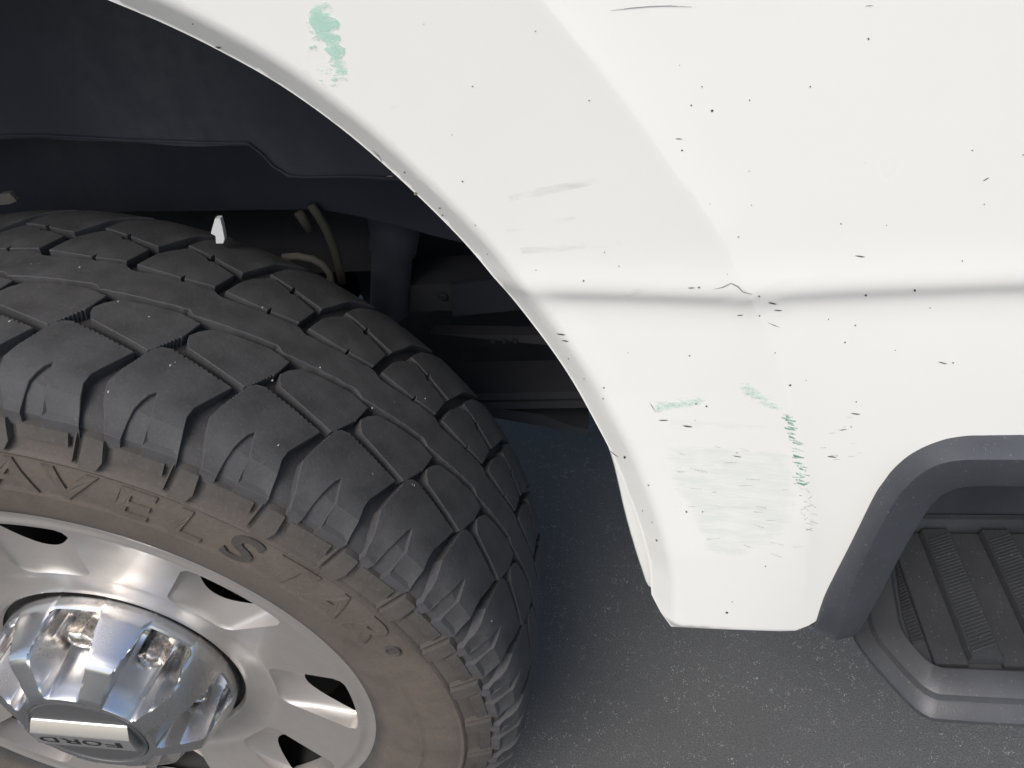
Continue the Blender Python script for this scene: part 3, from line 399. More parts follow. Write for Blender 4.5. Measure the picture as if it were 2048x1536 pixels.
# marks lying on the paint, each a skin 0.3 mm proud of it
def skin(polys, name, mat, off=.0003, step=.006, label=None, kind=None, feather=0):
    mb = MB()
    for poly in polys:
        dp = densify(poly, step); xs = [q[0] for q in dp]; zs = [q[1] for q in dp]; inn = []
        if max(xs)-min(xs) > step*1.5 or max(zs)-min(zs) > step*1.5:
            for x in np.arange(min(xs)+step/2, max(xs), step):
                for z in np.arange(min(zs)+step/2, max(zs), step):
                    if in_poly((x, z), dp): inn.append((x, z))
        V2, F = cdt(dp, inn)
        if not F: continue
        y = hsurf(V2)-off
        F = [f if (V2[f[1]][0]-V2[f[0]][0])*(V2[f[2]][1]-V2[f[0]][1])-(V2[f[1]][1]-V2[f[0]][1])*(V2[f[2]][0]-V2[f[0]][0]) > 0 else f[::-1] for f in F]
        mb.add([(a, b, c) for (a, c), b in zip(V2, y)], F)
    me = mesh(name, mb.V, mb.F, True)
    at = me.attributes.new('edge', 'FLOAT', 'POINT'); pts = np.array([(v.co.x, v.co.z) for v in me.vertices]); e_ = np.full(len(pts), 9.0)
    for poly in polys: e_ = np.minimum(e_, pdist_c(pts, np.array(list(poly)+[poly[0]]))[0])
    for i, v in enumerate(np.clip(e_/(feather or 1), 0, 1) if feather else np.ones(len(pts))): at.data[i].value = float(v)
    return ob(name, me, bed, mat, label=label, kind=kind)
skin(GREEN, 'paint_scuff', m_green, .0003, .003, feather=.003, label= 'mint green ladder-shaped paint scuff near the top of the arch')
skin(GREENFRINGE, 'paint_scuff', m_greenf, .0005, .006)
skin(PATCH, 'paint_scuff', m_greenp, .0003, .003, feather=.0015, label= 'short pale green paint scuff beside the lower arch')
skin(CURVE, 'paint_scuff', m_greenp, .0004, .003, feather=.0015, label= 'curved pale green paint scuff along the flare edge')
skin(STREAK, 'rub_mark', m_streak, .0002, .005, 'wide faint grey green rubbed patch low on the panel', feather=.006)
skin(STREAK2, 'rub_mark', m_streak2, .00025, .006, feather=.01)
for q in SMUDGE: skin([q], 'smudge', m_smudge, .0003, .003, feather=.003)
skin(LADDER, 'scuff_dashes', m_greend, .0005, .004, 'row of small dark green dashes down the flare edge', 'stuff')
skin(SCUFF, 'hairline_scuffs', m_hair, .0005, .004, None, 'stuff')
skin(CHIPS, 'paint_chips', m_chip, .0003, .003, 'small dark stone chips in the white paint', 'stuff')
for q in SCRATCH: skin([q], 'scratch', m_scr, .0003, .003)
# bright inner flange showing behind the lower lip
FL = [(.4945,.800),(.5036,.7665),(.5052,.7619),(.511,.7321),(.517,.6871),(.5231,.6505),(.5275,.6281),(.5318,.6090),(.5400,.602)]
fs = spline(FL, .006); T = np.gradient(fs, axis=0); N = np.stack([-T[:,1], T[:,0]], 1)/np.hypot(*T.T)[:,None]
fm = MB()
fm.grid([[(q[0]+n[0]*d, y, q[1]+n[1]*d) for d, y in ((0,.004),(0,-.0105),(.0008,-.0118),(.0022,-.0122),(.010,-.0150),(.03,-.022))] for q, n in zip(fs, N)])
ob('inner_flange', fm.mesh('inner_flange', True, 40), bed, mw.m)

# ---- black plastic trim round the step recess --------------------------------
TO = [(.6373,.6108)]+TRIM_OUT; 
TM = [(.6516,.6150),(.6516,.6204),(.6526,.6726),(.6591,.7292),(.6628,.7511),(.6677,.7648),(.6732,.7735),(.6805,.7789),(.6885,.7807),(.6955,.781),(.7185,.7808)]
TI = [(.6660,.6090),(.6692,.6190),(.6735,.6494),(.6783,.693),(.6829,.7237),(.6858,.7372),(.6888,.7446),(.694,.7498),(.7033,.7526),(.7288,.7526)]
def resamp(pts, n):
    P = spline(pts, .003); s = np.r_[0, np.cumsum(np.hypot(*np.diff(P, axis=0).T))]; t = np.linspace(0, s[-1], n)
    return np.stack([np.interp(t, s, P[:,0]), np.interp(t, s, P[:,1])], 1)
def warp(pts, keys, n):                       # resample so that matching key indices share parameters
    return resamp(pts, n)
n = 90
a, b, c = resamp(TO, n), resamp(TM, n), resamp(TI, n)
rows = []
ext = [(1.15, a[-1][1]), (1.15, b[-1][1]), (1.15, c[-1][1])]
for i in range(n):
    o, m_, q = a[i], b[i], c[i]
    v = lambda p0, y: (p0[0], y, p0[1])
    mix = lambda p0, p1, t: (p0[0]+(p1[0]-p0[0])*t, p0[1]+(p1[1]-p0[1])*t)
    rows.append([v(mix(o, m_, -.10), -.030), v(mix(o, m_, -.02), -.0425), v(mix(o, m_, .06), -.0455), v(mix(o, m_, .90), -.0545), v(m_, -.0550), v(mix(m_, q, .08), -.0548), v(mix(m_, q, .92), -.0485), v(q, -.0470), v(mix(m_, q, 1.04), -.0445), v(mix(m_, q, 1.02), -.020)])
last = rows[-1]; rows.append([(1.15, q[1], q[2]) for q in last])
tb = MB(); tb.grid(rows); k = len(rows[0]); tb.F.append(tuple(range(k)))
ob('step_trim', tb.mesh('step_trim', True, 28), truck, m_trim)

# ---- step in the recess: moulded tray, ribbed and plain treads ----------------
step = MB(); ZS = .520
def offs(d): # tray outline, growing outwards with d
    P = [(.7455-d,.118),(.7325-d,.030),(.7325-d*.95,.012),(.7415-d*.72,-.0085-d*.35),(.7475-d*.5,-.0125-d*.9),(.7560-d*.3,-.0138-d),(1.15,-.0142-d)]
    for _ in range(2): P = [P[0]]+[((a[0]*k+b[0]*(4-k))/4, (a[1]*k+b[1]*(4-k))/4) for a, b in zip(P, P[1:]) for k in (3, 1)]+[P[-1]]   # soft corners
    return P
prof = [(.000,ZS-.004),(.0035,ZS+.0015),(.0045,ZS+.0015),(.0195,ZS-.0040),(.0215,ZS-.0055),(.0225,ZS-.0085),(.0235,ZS-.0105),(.0250,ZS-.0112),(.0320,ZS-.0160),(.0342,ZS-.0182),(.0348,ZS-.0215)]
rings = [[(x, y, z) for x, y in offs(d)] for d, z in prof]
step.grid(rings)
tray = [(x, y, ZS-.006) for x, y in offs(.001)]; tray += [(1.15,.118,ZS-.006)]
step.add(tray, [tuple(range(len(tray)))])
tray2 = [(x, y, ZS-.0215) for x, y in offs(.0348)]+[(1.15,.118,ZS-.0215)]
step.add(tray2, [tuple(range(len(tray2)))])
bedstep = ob('bed_step', step.mesh('bed_step', True, 21), truck, m_stepd)
rp = MB()    # ribbed strip: raised bar with fine diagonal ribs, chamfered sides
W, L0, L1, HH = .0215, .1145, -.0085, .0040
rp.grid([[(-W/2-.0022, y, -.005), (-W/2, y, HH-.0008), (-W/2+.0007, y, HH), (W/2-.0007, y, HH), (W/2, y, HH-.0008), (W/2+.0022, y, -.005)] for y in (L0, L1)])
for y in (L1, L0): rp.add([(-W/2-.0022, y, -.005), (-W/2, y, HH-.0008), (-W/2+.0007, y, HH), (W/2-.0007, y, HH), (W/2, y, HH-.0008), (W/2+.0022, y, -.005)], [tuple(range(6))])
y = L1+.004
while y < L0-.012:
    x0, x1 = -W/2+.0014, W/2-.0014; sk = .0075
    rp.add([(x0,y,HH-.0002),(x1,y+sk,HH-.0002),(x1,y+sk+.0018,HH-.0002),(x0,y+.0018,HH-.0002),(x0,y+.0006,HH+.0011),(x1,y+sk+.0006,HH+.0011),(x1,y+sk+.0012,HH+.0011),(x0,y+.0012,HH+.0011)],
           [(4,5,6,7),(0,1,5,4),(1,2,6,5),(2,3,7,6),(3,0,4,7)]); y += .0031
me_r = rp.mesh('ribbed_strip'); 
pp = MB(); W2 = .0250
pp.grid([[(-W2/2, y, -.006), (-W2/2+.0006, y, -.0022), (-W2/2+.0014, y, -.0016), (W2/2-.0014, y, -.0016), (W2/2-.0006, y, -.0022), (W2/2, y, -.006)] for y in (.1145, -.0115)])
for y in (.1145, -.0115): pp.add([(-W2/2, y, -.006), (-W2/2+.0006, y, -.0022), (-W2/2+.0014, y, -.0016), (W2/2-.0014, y, -.0016), (W2/2-.0006, y, -.0022), (W2/2, y, -.006)], [tuple(range(6))])
me_p = pp.mesh('plain_strip')
for k in range(-1, 8):
    xr = .7832+k*.0485
    if k >= 0: ob('ribbed_strip', me_r, bedstep, m_step, (xr, 0, ZS))
    if k >= 0: ob('plain_strip', me_p, bedstep, m_step, (xr-.0243, 0, ZS))
# small ribbed wedge at the slanted end of the tray
wd = MB()
y = .006
while y < .108:
    xl = .7345+.0012+max(0, (y-.030)*.148); wd.add([(xl,y,ZS-.0062),(.7455,y+.004,ZS-.0062),(.7455,y+.0058,ZS-.0062),(xl,y+.0018,ZS-.0062),(xl,y+.0006,ZS-.0035),(.7455,y+.0046,ZS-.0035),(.7455,y+.0052,ZS-.0035),(xl,y+.0012,ZS-.0035)],[(4,5,6,7),(0,1,5,4),(1,2,6,5),(2,3,7,6),(3,0,4,7)]); y += .0031
ob('ribbed_wedge', wd.mesh('ribbed_wedge'), bedstep, m_step)
bk = MB(); bk.box((.748,.1185,ZS-.03),(1.15,.124,ZS+.0125)); ob('step_riser', bk.mesh('step_riser'), bedstep, m_stepd)
rc = MB(); rc.box((.60,.126,ZS-.02),(1.15,.132,.84)); rc.box((.60,-.034,.79),(1.15,.126,.797))
ob('recess_panel', rc.mesh('recess_panel'), truck, m_liner)

# ---- wheel well and what shows inside it ---------------------------------------
ln = MB()
def wall(pts, y, z1, th=.005):                 # hanging panel with a traced lower edge
    V = []; n = len(pts)
    poly = pts+[(pts[-1][0], z1), (pts[0][0], z1)]
    ln.prism(poly, lambda q: (q[0], y, q[1]), lambda q: (q[0], y+th, q[1]))
sm = lambda pts: [tuple(q) for q in spline(pts, .012)]
wall([(-.75,.80),(-.4,.83),(-.12,.875)]+sm([(-.06,.878),(.008,.877),(.045,.872),(.103,.866),(.15,.859),(.19,.857),(.206,.856),(.214,.848),(.222,.836),(.231,.825)])+[(.262,.823),(.295,.82),(.36,.812),(.43,.80),(.47,.79)], .25, 1.125)
V = []
o = ARCH_FULL; T = np.gradient(o, axis=0); N = np.stack([-T[:,1], T[:,0]], 1)/np.hypot(*T.T)[:,None]
keep = [k for k in range(len(o)) if o[k][1] > .80]
ln.grid([[(o[k][0]+N[k][0]*d, y, o[k][1]+N[k][1]*d) for d, y in ((.014,-.012),(.022,.0),(.022,.12),(.016,.25))] for k in keep])
ob('wheel_liner', ln.mesh('wheel_liner', True, 30), truck, m_liner)
ln = MB()
wall([(-.8,.72)]+sm([(-.2,.745),(-.05,.752),(.083,.747),(.15,.744),(.21,.739),(.27,.722),(.317,.704),(.36,.690),(.42,.672)])+[(.60,.66),(1.15,.66)], .36, 1.12, .008)
ln.box((-1.0,.36,1.13),(1.15,1.95,1.14)); ln.box((-1.0,.3,.86),(1.15,.368,.90))
ln.box((-1.0,.45,.80),(-.62,1.9,1.12)); ln.box((.62,.45,.70),(.66,1.9,1.12)); ln.box((.60,.132,.66),(1.15,.36,.80))
ob('underbody', ln.mesh('underbody'), truck, m_under)
fr = MB(); fr.box((.235,.45,.548),(1.15,.52,.588)); fr.box((-.9,.47,.60),(.235,.52,.70))
fr.prism([(.262,.512),(.415,.488),(.60,.488),(.60,.505),(.425,.506),(.40,.504)], lambda q: (q[0],.45,q[1]), lambda q: (q[0],.47,q[1]))
ob('frame_rail', fr.mesh('frame_rail'), truck, m_steel)
lf = MB()
for dz, x0 in ((.0,.05),(-.0165,.10)):
    pts = [(x0+(1.05-x0)*k/14, .430+dz-.002*k/14*6 + .018*(k/14)**2) for k in range(15)]
    lf.prism(pts+[(x, z-.0125) for x, z in pts[::-1]], lambda q: (q[0],.425,q[1]), lambda q: (q[0],.495,q[1]))
ob('leaf_spring', lf.mesh('leaf_spring'), truck, m_steel)
ub = MB(); ub.prism([(.318,.392),(.40,.374),(.445,.350),(.462,.346),(.462,.335),(.40,.352),(.33,.370)], lambda q: (q[0],.44,q[1]), lambda q: (q[0],.49,q[1]))
ob('spring_bracket', ub.mesh('spring_bracket'), truck, m_steel)
sh = MB(); sh.tube([(.252,.45,.735),(.2455,.45,.66),(.238,.45,.64)], [.030,.030,.029], 20); sh.tube([(.2385,.45,.642),(.214,.45,.55)], [.025,.025], 20)
sh.tube([(.214,.45,.55),(.208,.45,.52)], [.012,.012], 12)
ob('shock_absorber', sh.mesh('shock_absorber', True, 40), truck, m_shock)
bx = MB(); bx.prism([(.300,.545),(.395,.552),(.398,.585),(.386,.600),(.305,.592)], lambda q: (q[0],.44,q[1]), lambda q: (q[0],.449,q[1]))
ob('frame_bracket', bx.mesh('frame_bracket'), truck, m_under)
hs = MB(); hs.tube([tuple(q) for q in [(.148,.35,.692),(.165,.35,.6925),(.181,.35,.688),(.190,.351,.680),(.195,.352,.668),(.193,.353,.655),(.190,.354,.640)]], .0042, 8)
ob('brake_hose', hs.mesh('brake_hose', True), truck, m_hose)
hs = MB(); hs.tube([(.198,.35,.752),(.203,.35,.738),(.207,.35,.722),(.209,.351,.70),(.208,.352,.675),(.205,.353,.655)], .0050, 8); hs.tube([(.182,.35,.745),(.185,.35,.736),(.189,.35,.722)], .0055, 8)
ob('cable', hs.mesh('cable', True), truck, m_olive)
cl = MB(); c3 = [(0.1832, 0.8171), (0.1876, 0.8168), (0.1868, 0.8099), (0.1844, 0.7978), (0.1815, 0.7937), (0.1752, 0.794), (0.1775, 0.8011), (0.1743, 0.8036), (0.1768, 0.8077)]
cl.prism(c3, lambda q: (q[0],.195,q[1]), lambda q: (q[0],.200,q[1]))  # clip is an added white solid standing in for a bright gap behind
ob('clip', cl.mesh('clip'), truck, m_gap_light, label='small white shape standing in for daylight seen through the dark wheel well')
cl = MB(); cl.prism([(-.0993,.8066),(-.0889,.807),(-.0857,.7982),(-.0947,.7954),(-.1064,.795)], lambda q: (q[0],.30,q[1]), lambda q: (q[0],.306,q[1]))
ob('clip', cl.mesh('clip'), truck, m_hose)  # small pale bit at the left, made like the white shape above
tk = MB(); tk.box((.12,.60,.27),(.80,.95,.64)); ob('shade_block', tk.mesh('shade_block'), truck, m_under)  # dark box added where the well goes black, hiding lit ground beyond
ax = MB(); ax.tube([(0,.30,HC),(0,1.7,HC)], .055, 20); ax.tube([(0,.95,HC),(0,1.05,HC)], .15, 24)
ob('axle', ax.mesh('axle', True, 40), truck, m_steel)

# small fixings on the liner and frame
fx = MB()
def push_pin(x, y, z, r=.008):
    n = len(fx.V); fx.tube([(x, y+.003, z),(x, y-.002, z),(x, y-.004, z)], [r, r, r*.6], 12)
for x in (.29,.34,.39): push_pin(x, .449, .570, .006)
for x in (.345,.36,.375): push_pin(x, .449, .4975, .0035)
ob('liner_fixings', fx.mesh('liner_fixings', True, 40), truck, m_under, kind='stuff')
rb = MB()   # stiffening ribs and a rolled hem on the liner
hem = spline([(-.06,.881),(.008,.880),(.103,.869),(.19,.860),(.206,.859),(.216,.848),(.233,.828),(.295,.823),(.36,.815)], .012)
rb.tube([(q[0], .2475, q[1]) for q in hem], .0010, 8)
ob('liner_rib', rb.mesh('liner_rib', True, 40), truck, m_liner)
# ---- tyre ------------------------------------------------------------------------
def Ry(y):
    d = abs(y-.116); return RT-.0005-.418*d*d-(0 if d < .085 else 6*(d-.085)**2)
outer = [(.006,.262),(-.004,.2725),(-.0075,.280),(-.010,.285),(-.0122,.293),(-.0145,.302),(-.0158,.312),(-.0162,.3165),(-.0178,.3175),(-.0182,.3195),(-.0172,.3215),(-.0176,.326),(-.0182,.335),(-.0182,.345),(-.0172,.353),(-.0164,.3572),(-.0174,.3588),(-.0178,.3606),(-.0168,.3622),(-.0146,.3634),(-.0128,.368),(-.0100,.376),(-.0072,.384),(-.0052,.3885),(-.0062,.3900),(-.0052,.3925),(-.0036,.3950),(-.0005,.3980),(.006,.4022),(.018,.4066),(.035,.4092),(.050,.4102),(.085,.4112),(.116,.4116)]
prof = outer+[(.232-y, r) for y, r in outer[::-1][1:]]
t = MB(); t.lathe(prof, 260)
tyre = ob('tyre', t.mesh('tyre', True, 38), truck, m_carc, (0,0,HC))
NP = 37; PIT = 360/NP
CARC = sorted((a, b) for a, b in prof if b > .39)
CY, CR = [q[0] for q in CARC], [q[1] for q in CARC]
def Rtop(y):                              # block tops run out into the shoulder
    r = Ry(y); yy = min(y, .232-y)
    if yy < .008:
        t_ = min(1, (.008-yy)/.018); t_ = t_*t_*(3-2*t_); r = r*(1-t_)+(float(np.interp(y, CY, CR))+.0022)*t_
    return r
def jag(a, b, n, amp, side=1):          # a worn, saw-toothed edge from a to b (deg, mm)
    k = math.radians(1)*RT*1000; dx, dy = (b[0]-a[0])*k, b[1]-a[1]; L = math.hypot(dx, dy); nx, ny = -dy/L*side, dx/L*side; out = []
    for i in range(n):
        for t_, h in ((i/n, 0), ((i+.62)/n, amp*random.uniform(.5, 1.2)), ((i+.7)/n, amp*.1)):
            out.append((a[0]+(b[0]-a[0])*t_+nx*h/k, a[1]+(b[1]-a[1])*t_+ny*h))
    return out
K = math.radians(1)*RT*1000
def block(name, poly, sink=0.0, depth=11, extra=None):
    """poly in (degrees, mm); becomes a solid standing on the carcass"""
    mb = MB()
    for pl, sk in [(poly, sink)]+(extra or []):
        P = [(a*K, b) for a, b in pl]; A = sum(P[i][0]*P[(i+1) % len(P)][1]-P[(i+1) % len(P)][0]*P[i][1] for i in range(len(P)))
        if A < 0: P = P[::-1]
        P = densify(inset(P, -.55), 9); top = inset(P, .45)
        xs = [q[0] for q in top]; ys = [q[1] for q in top]; inn = []
        for x in np.arange(min(xs)+4, max(xs), 9):
            for y in np.arange(min(ys)+4, max(ys), 9):
                if in_poly((x, y), top) and min(math.hypot(x-q[0], y-q[1]) for q in top) > 3: inn.append((x, y))
        V2, F = cdt(top, inn); n = len(P)
        def at(q, dr): 
            y = q[1]/1000; r = Rtop(y)-dr/1000; a = q[0]/K*math.pi/180; return (r*math.sin(a), y, r*math.cos(a))
        F = [f if (V2[f[1]][0]-V2[f[0]][0])*(V2[f[2]][1]-V2[f[0]][1])-(V2[f[1]][1]-V2[f[0]][1])*(V2[f[2]][0]-V2[f[0]][0]) < 0 else f[::-1] for f in F]
        ms = mb; n0 = len(ms.V); ms.add([at(q, sk) for q in V2], F)
        loop = []
        for q in top:
            i = min(range(len(V2)), key=lambda j: (V2[j][0]-q[0])**2+(V2[j][1]-q[1])**2); loop.append(n0+i)
        n1 = len(ms.V); ms.V += [at(q, sk+.55) for q in P]; n2 = len(ms.V); ms.V += [at(q, depth) for q in inset(P, -.15)]
        for i in range(n):
            j = (i+1) % n; ms.F.append((loop[i], loop[j], n1+j, n1+i)); ms.F.append((n1+i, n1+j, n2+j, n2+i))
    me = mesh(name, mb.V, mb.F, True); 
    bm = bmesh.new(); bm.from_mesh(me); bmesh.ops.recalc_face_normals(bm, faces=bm.faces); bm.to_mesh(me); bm.free()
    me.set_sharp_from_angle(angle=R(24)); return me
sh_top = jag((27.5,62.4), (33.6,50.0), 11, 1.7, -1)
notch = [(29.25,-1.5),(29.2,5.0),(28.85,13.0),(28.55,22.3),(28.0,17.5),(27.65,11.0),(27.4,5.0),(27.25,-1.5)]
shoulder = [(25.4,-4),(24.75,4),(24.4,12),(24.2,18.4)]+jag((24.75,33),(25.6,50.5),6,1.1,-1)+[(25.9,56.3),(26.5,60.8)]+sh_top+[(34.2,48.2),(33.35,36),(32.15,19.5),(32.0,11.5),(32.3,3),(32.8,-8.5),(29.4,-9.2)]+notch+[(27.2,-9.2),(25.7,-8.6)]
fin = [(29.3,-6),(29.25,5.0),(28.8,13.0),(28.5,22.3),(27.95,17.5),(27.6,11.0),(27.35,5.0),(27.2,-6)]
row2 = [(18.5,75.8),(18.35,81.2),(18.9,88),(19.9,95.0),(22.2,98.0),(25.8,100.4),(27.0,98.9),(28.2,96.5),(27.85,86),(27.5,77.0)]+jag((27.45,77.0),(25.8,56.0),8,1.6,-1)+[(25.5,54.6),(23.6,58.6),(21.9,62.1),(19.0,69.2)]
row4 = [(18.75,143.6),(19.1,153),(19.6,164.1),(20.6,174),(21.9,182.6),(22.3,183.4),(24.3,177.6),(24.7,173.5),(25.1,175.4),(28.0,167.0),(27.6,156),(27.1,144.6),(25.6,143.4),(24.0,142.0),(23.8,147.5),(23.5,141.8),(21.2,142.2)]
row5 = [(41.2,188.5),(41.7,197),(42.5,206.4),(44.2,217),(46.1,226),(47.0,237),(55.2,237),(53.9,226),(52.1,217),(50.5,206),(49.3,190),(48.1,175.5),(46.3,178.4),(44.6,182.2),(44.3,187.5),(44.0,183.2)]
me_s = block('shoulder_block', shoulder, 0, 13, [(fin, 3.4)])
me_2 = block('tread_block', row2); me_4 = block('tread_block', row4); me_5 = block('shoulder_block', row5, 0, 13)
for me, nm in ((me_s,'tread_block'),(me_2,'tread_block'),(me_4,'tread_block'),(me_5,'tread_block')):
    for k in range(NP): ob(nm, me, tyre, m_tread, rot=(0, R(PIT*k), 0))
rib = MB()
def rib_section(a):
    p = ((a-17.45) % PIT)/PIT
    lo = 102.4+5.0*min(p/.93, 1) if p < .93 else 107.4-5.0*(p-.93)/.07
    q = ((a-20.3) % PIT)/PIT; hi = 134.9+4.8*min(q/.72, 1) if q < .72 else 139.7-4.8*min((q-.72)/.1, 1)
    return lo, hi
rows = []
for i in range(NP*24):
    a = i*360/(NP*24); lo, hi = rib_section(a); lo += random.uniform(-.5,.5); hi += random.uniform(-.35,.35); sn, cs = math.sin(R(a)), math.cos(R(a)); row = []
    for y, dr in ((lo-.5,10),(lo,.6),(lo+.6,0),((lo+hi)/2,0),(hi-.6,0),(hi,.6),(hi+.5,10)):
        r = Ry(y/1000)-dr/1000; row.append((r*sn, y/1000, r*cs))
    rows.append(row)
rib.grid(rows, closed_u=True); ob('tread_rib', rib.mesh('tread_rib', True, 26), tyre, m_tread)
# moulded lugs on the shoulder band: (deg, radius mm) on the sidewall
def side_y(r):
    pr_ = [(b, a) for a, b in outer if .27 < b < .396]; pr_.sort(); return float(np.interp(r, [q[0] for q in pr_], [q[1] for q in pr_]))
def side_piece(name, poly, h, bev=.0008):
    mb = MB(); P = densify([(a*6.6, r) for a, r in poly], 8); A = sum(P[i][0]*P[(i+1) % len(P)][1]-P[(i+1) % len(P)][0]*P[i][1] for i in range(len(P)))
    top = inset(P, bev*1000)
    def at(q, hh): a = R(q[0]/6.6); r = q[1]/1000; return (r*math.sin(a), side_y(r)-hh, r*math.cos(a))
    n = len(P); inn = []
    V2, F = cdt(top, inn); mb.add([at(q, h) for q in V2], F)
    loop = [min(range(len(V2)), key=lambda j: (V2[j][0]-q[0])**2+(V2[j][1]-q[1])**2) for q in top]
    n1 = len(mb.V); mb.V += [at(q, -.0015) for q in P]
    for i in range(n): mb.F.append((loop[i], loop[(i+1) % n], n1+(i+1) % n, n1+i))
    return mb.mesh(name, True, 25)
me_bar = side_piece('sidewall_lug', [(26.75,374.8),(26.55,386.2),(32.0,386.2),(32.15,374.8),(30,375.3),(29,374.9)], .0040)
me_post = side_piece('sidewall_lug', [(23.35,363.4),(23.65,388.4),(24.1,389.2),(25.55,389.2),(25.9,388.2),(26.15,372),(25.55,363.4)], .0056, .0012)
me_thin = side_piece('sidewall_ridge', [(22.55,364.5),(22.75,388.6),(23.15,388.6),(22.95,364.5)], .0042)
for k in range(NP):
    for me in (me_bar, me_post): ob('sidewall_lug', me, tyre, m_lug, rot=(0, R(PIT*k), 0))
    ob('sidewall_ridge', me_thin, tyre, m_lug, rot=(0, R(PIT*k), 0))
# pale grit caught on the tread: (deg, mm)
gb = MB()
for a, y in [(13.8,124.1),(8.8,120.2),(23.6,86.3),(20.0,93.6),(28.4,51.3),(28.2,47.0),(55.9,56.9),(56.2,57.5),(48.2,99.4),(41.1,107.3),(24.7,10.9),(12.4,50.5),(54.3,151.0),(40.8,20.3)]+[(random.uniform(5,75), random.uniform(5,170)) for _ in range(5)]:
    s_ = random.uniform(.0004,.0008); r = Ry(y/1000)-.0002; c = Vector((r*math.sin(R(a)), y/1000, r*math.cos(R(a)))); V = []
    for k in range(8): V.append(tuple(c+Vector(((-1,1)[k & 1]*s_*random.uniform(.5,1.2), (-1,1)[k >> 1 & 1]*s_*random.uniform(.5,1.6), (-1,1)[k >> 2]*s_*random.uniform(.4,.9)))))
    gb.add(V, [(0,1,3,2),(4,6,7,5),(0,4,5,1),(1,5,7,3),(3,7,6,2),(2,6,4,0)])
m_grit = MT('pale_grit', (.42,.41,.38), .7).m
ob('grit', gb.mesh('grit'), tyre, m_grit, kind='stuff')
def glyph(ch, h, ext, bold=0.0, shear=0, sx=1.0):
    cu_ = bpy.data.curves.new('glyph', 'FONT'); cu_.body = ch; cu_.size = h/.70; cu_.extrude = ext; cu_.offset = bold; cu_.shear = shear; cu_.resolution_u = 5
    o = bpy.data.objects.new('glyph', cu_); COL.objects.link(o); bpy.context.view_layer.update()
    me = bpy.data.meshes.new_from_object(o.evaluated_get(bpy.context.evaluated_depsgraph_get())); bpy.data.objects.remove(o); bpy.data.curves.remove(cu_)
    V = [(v.co.x*sx, v.co.y, v.co.z) for v in me.vertices]; F = [tuple(q.vertices) for q in me.polygons]; bpy.data.meshes.remove(me); return V, F
word = list(zip('TRAVELSTAR', (0.8, 7.6, 14.8, 22.4, 29.9, 36.6, 43.6, 50.7, 57.2, 64.9)))
for ch, th in word:
    V, F = glyph(ch, .0312, .0016, .0010, .12, 1.25)
    bm = bmesh.new(); me = mesh('letter', V, F); bm.from_mesh(me)
    bmesh.ops.triangulate(bm, faces=bm.faces); bmesh.ops.subdivide_edges(bm, edges=[e for e in bm.edges if e.calc_length() > .008], cuts=2, use_grid_fill=False); bm.to_mesh(me); bm.free()
    w_ = max(v.co.x for v in me.vertices)+min(v.co.x for v in me.vertices)
    for v in me.vertices:
        a = R(th)+(v.co.x-w_/2)/.340; r = .3246+v.co.y; v.co = (r*math.sin(a), side_y(r)-.0004-v.co.z*.75, r*math.cos(a))
    me.update()
    ob('sidewall_letter', me, tyre, m_dark_letter if ch == 'S' else m_letter, label='dark rubbed raised letter S' if ch == 'S' else None)
rg = MB(); rg.lathe([(0,.0068),(-.0012,.0066),(-.0014,.0055),(-.0006,.0048),(-.0006,.0001)], 24)
ob('sidewall_boss', rg.mesh('sidewall_boss', True, 30), tyre, m_lug, (.342*math.sin(R(70.5)), -.0185, .342*math.cos(R(70.5))))

# ---- wheel: dished face with eight windows ------------------------------------------
NW = 8; W0 = 5.3
def face_y(r):
    return float(np.interp(r, [.1245,.1265,.1295,.135,.148,.157,.163,.175,.235,.2495,.2535,.258,.262,.268,.271,.2725], [.0265,.0222,.0205,.0216,.0216,.0200,.0172,.0150,.0036,.0012,.0004,.0012,.0016,-.0006,-.0008,.0012]))
def arc(r, a0, a1, n): return [(a0+(a1-a0)*k/n, r) for k in range(n+1)]
# outline of a window in (deg from its middle, radius): outer arc, sides, inner arc
def wpath(ro, ri, ho, hi, co, ci, n=9):
    out = []
    out += [(-ho, ro-co)]+[(-ho+co/ro*57.3*.35, ro-co*.25)]
    out += arc(ro, -ho+co/ro*57.3, ho-co/ro*57.3, n)
    out += [(ho-co/ro*57.3*.35, ro-co*.25), (ho, ro-co)]
    for t_ in (.25,.5,.75): out.append((ho+(hi-ho)*t_, ro-co+(ri+ci-ro+co)*t_))
    out += [(hi, ri+ci), (hi-ci/ri*57.3*.35, ri+ci*.25)]
    out += [(a, ri-.0022*math.cos(a/hi*1.57)) for a, r in arc(ri, hi-ci/ri*57.3, -hi+ci/ri*57.3, n)]
    out += [(-hi+ci/ri*57.3*.35, ri+ci*.25), (-hi, ri+ci)]
    for t_ in (.25,.5,.75): out.append((-hi+(ho-hi)*-t_, ri+ci+(ro-co-ri-ci)*t_))
    return out
W_out = wpath(.2500,.1640,11.6,11.2,.010,.010)
NWP = len(W_out)
def lerp(a, b, t_): return a+(b-a)*t_
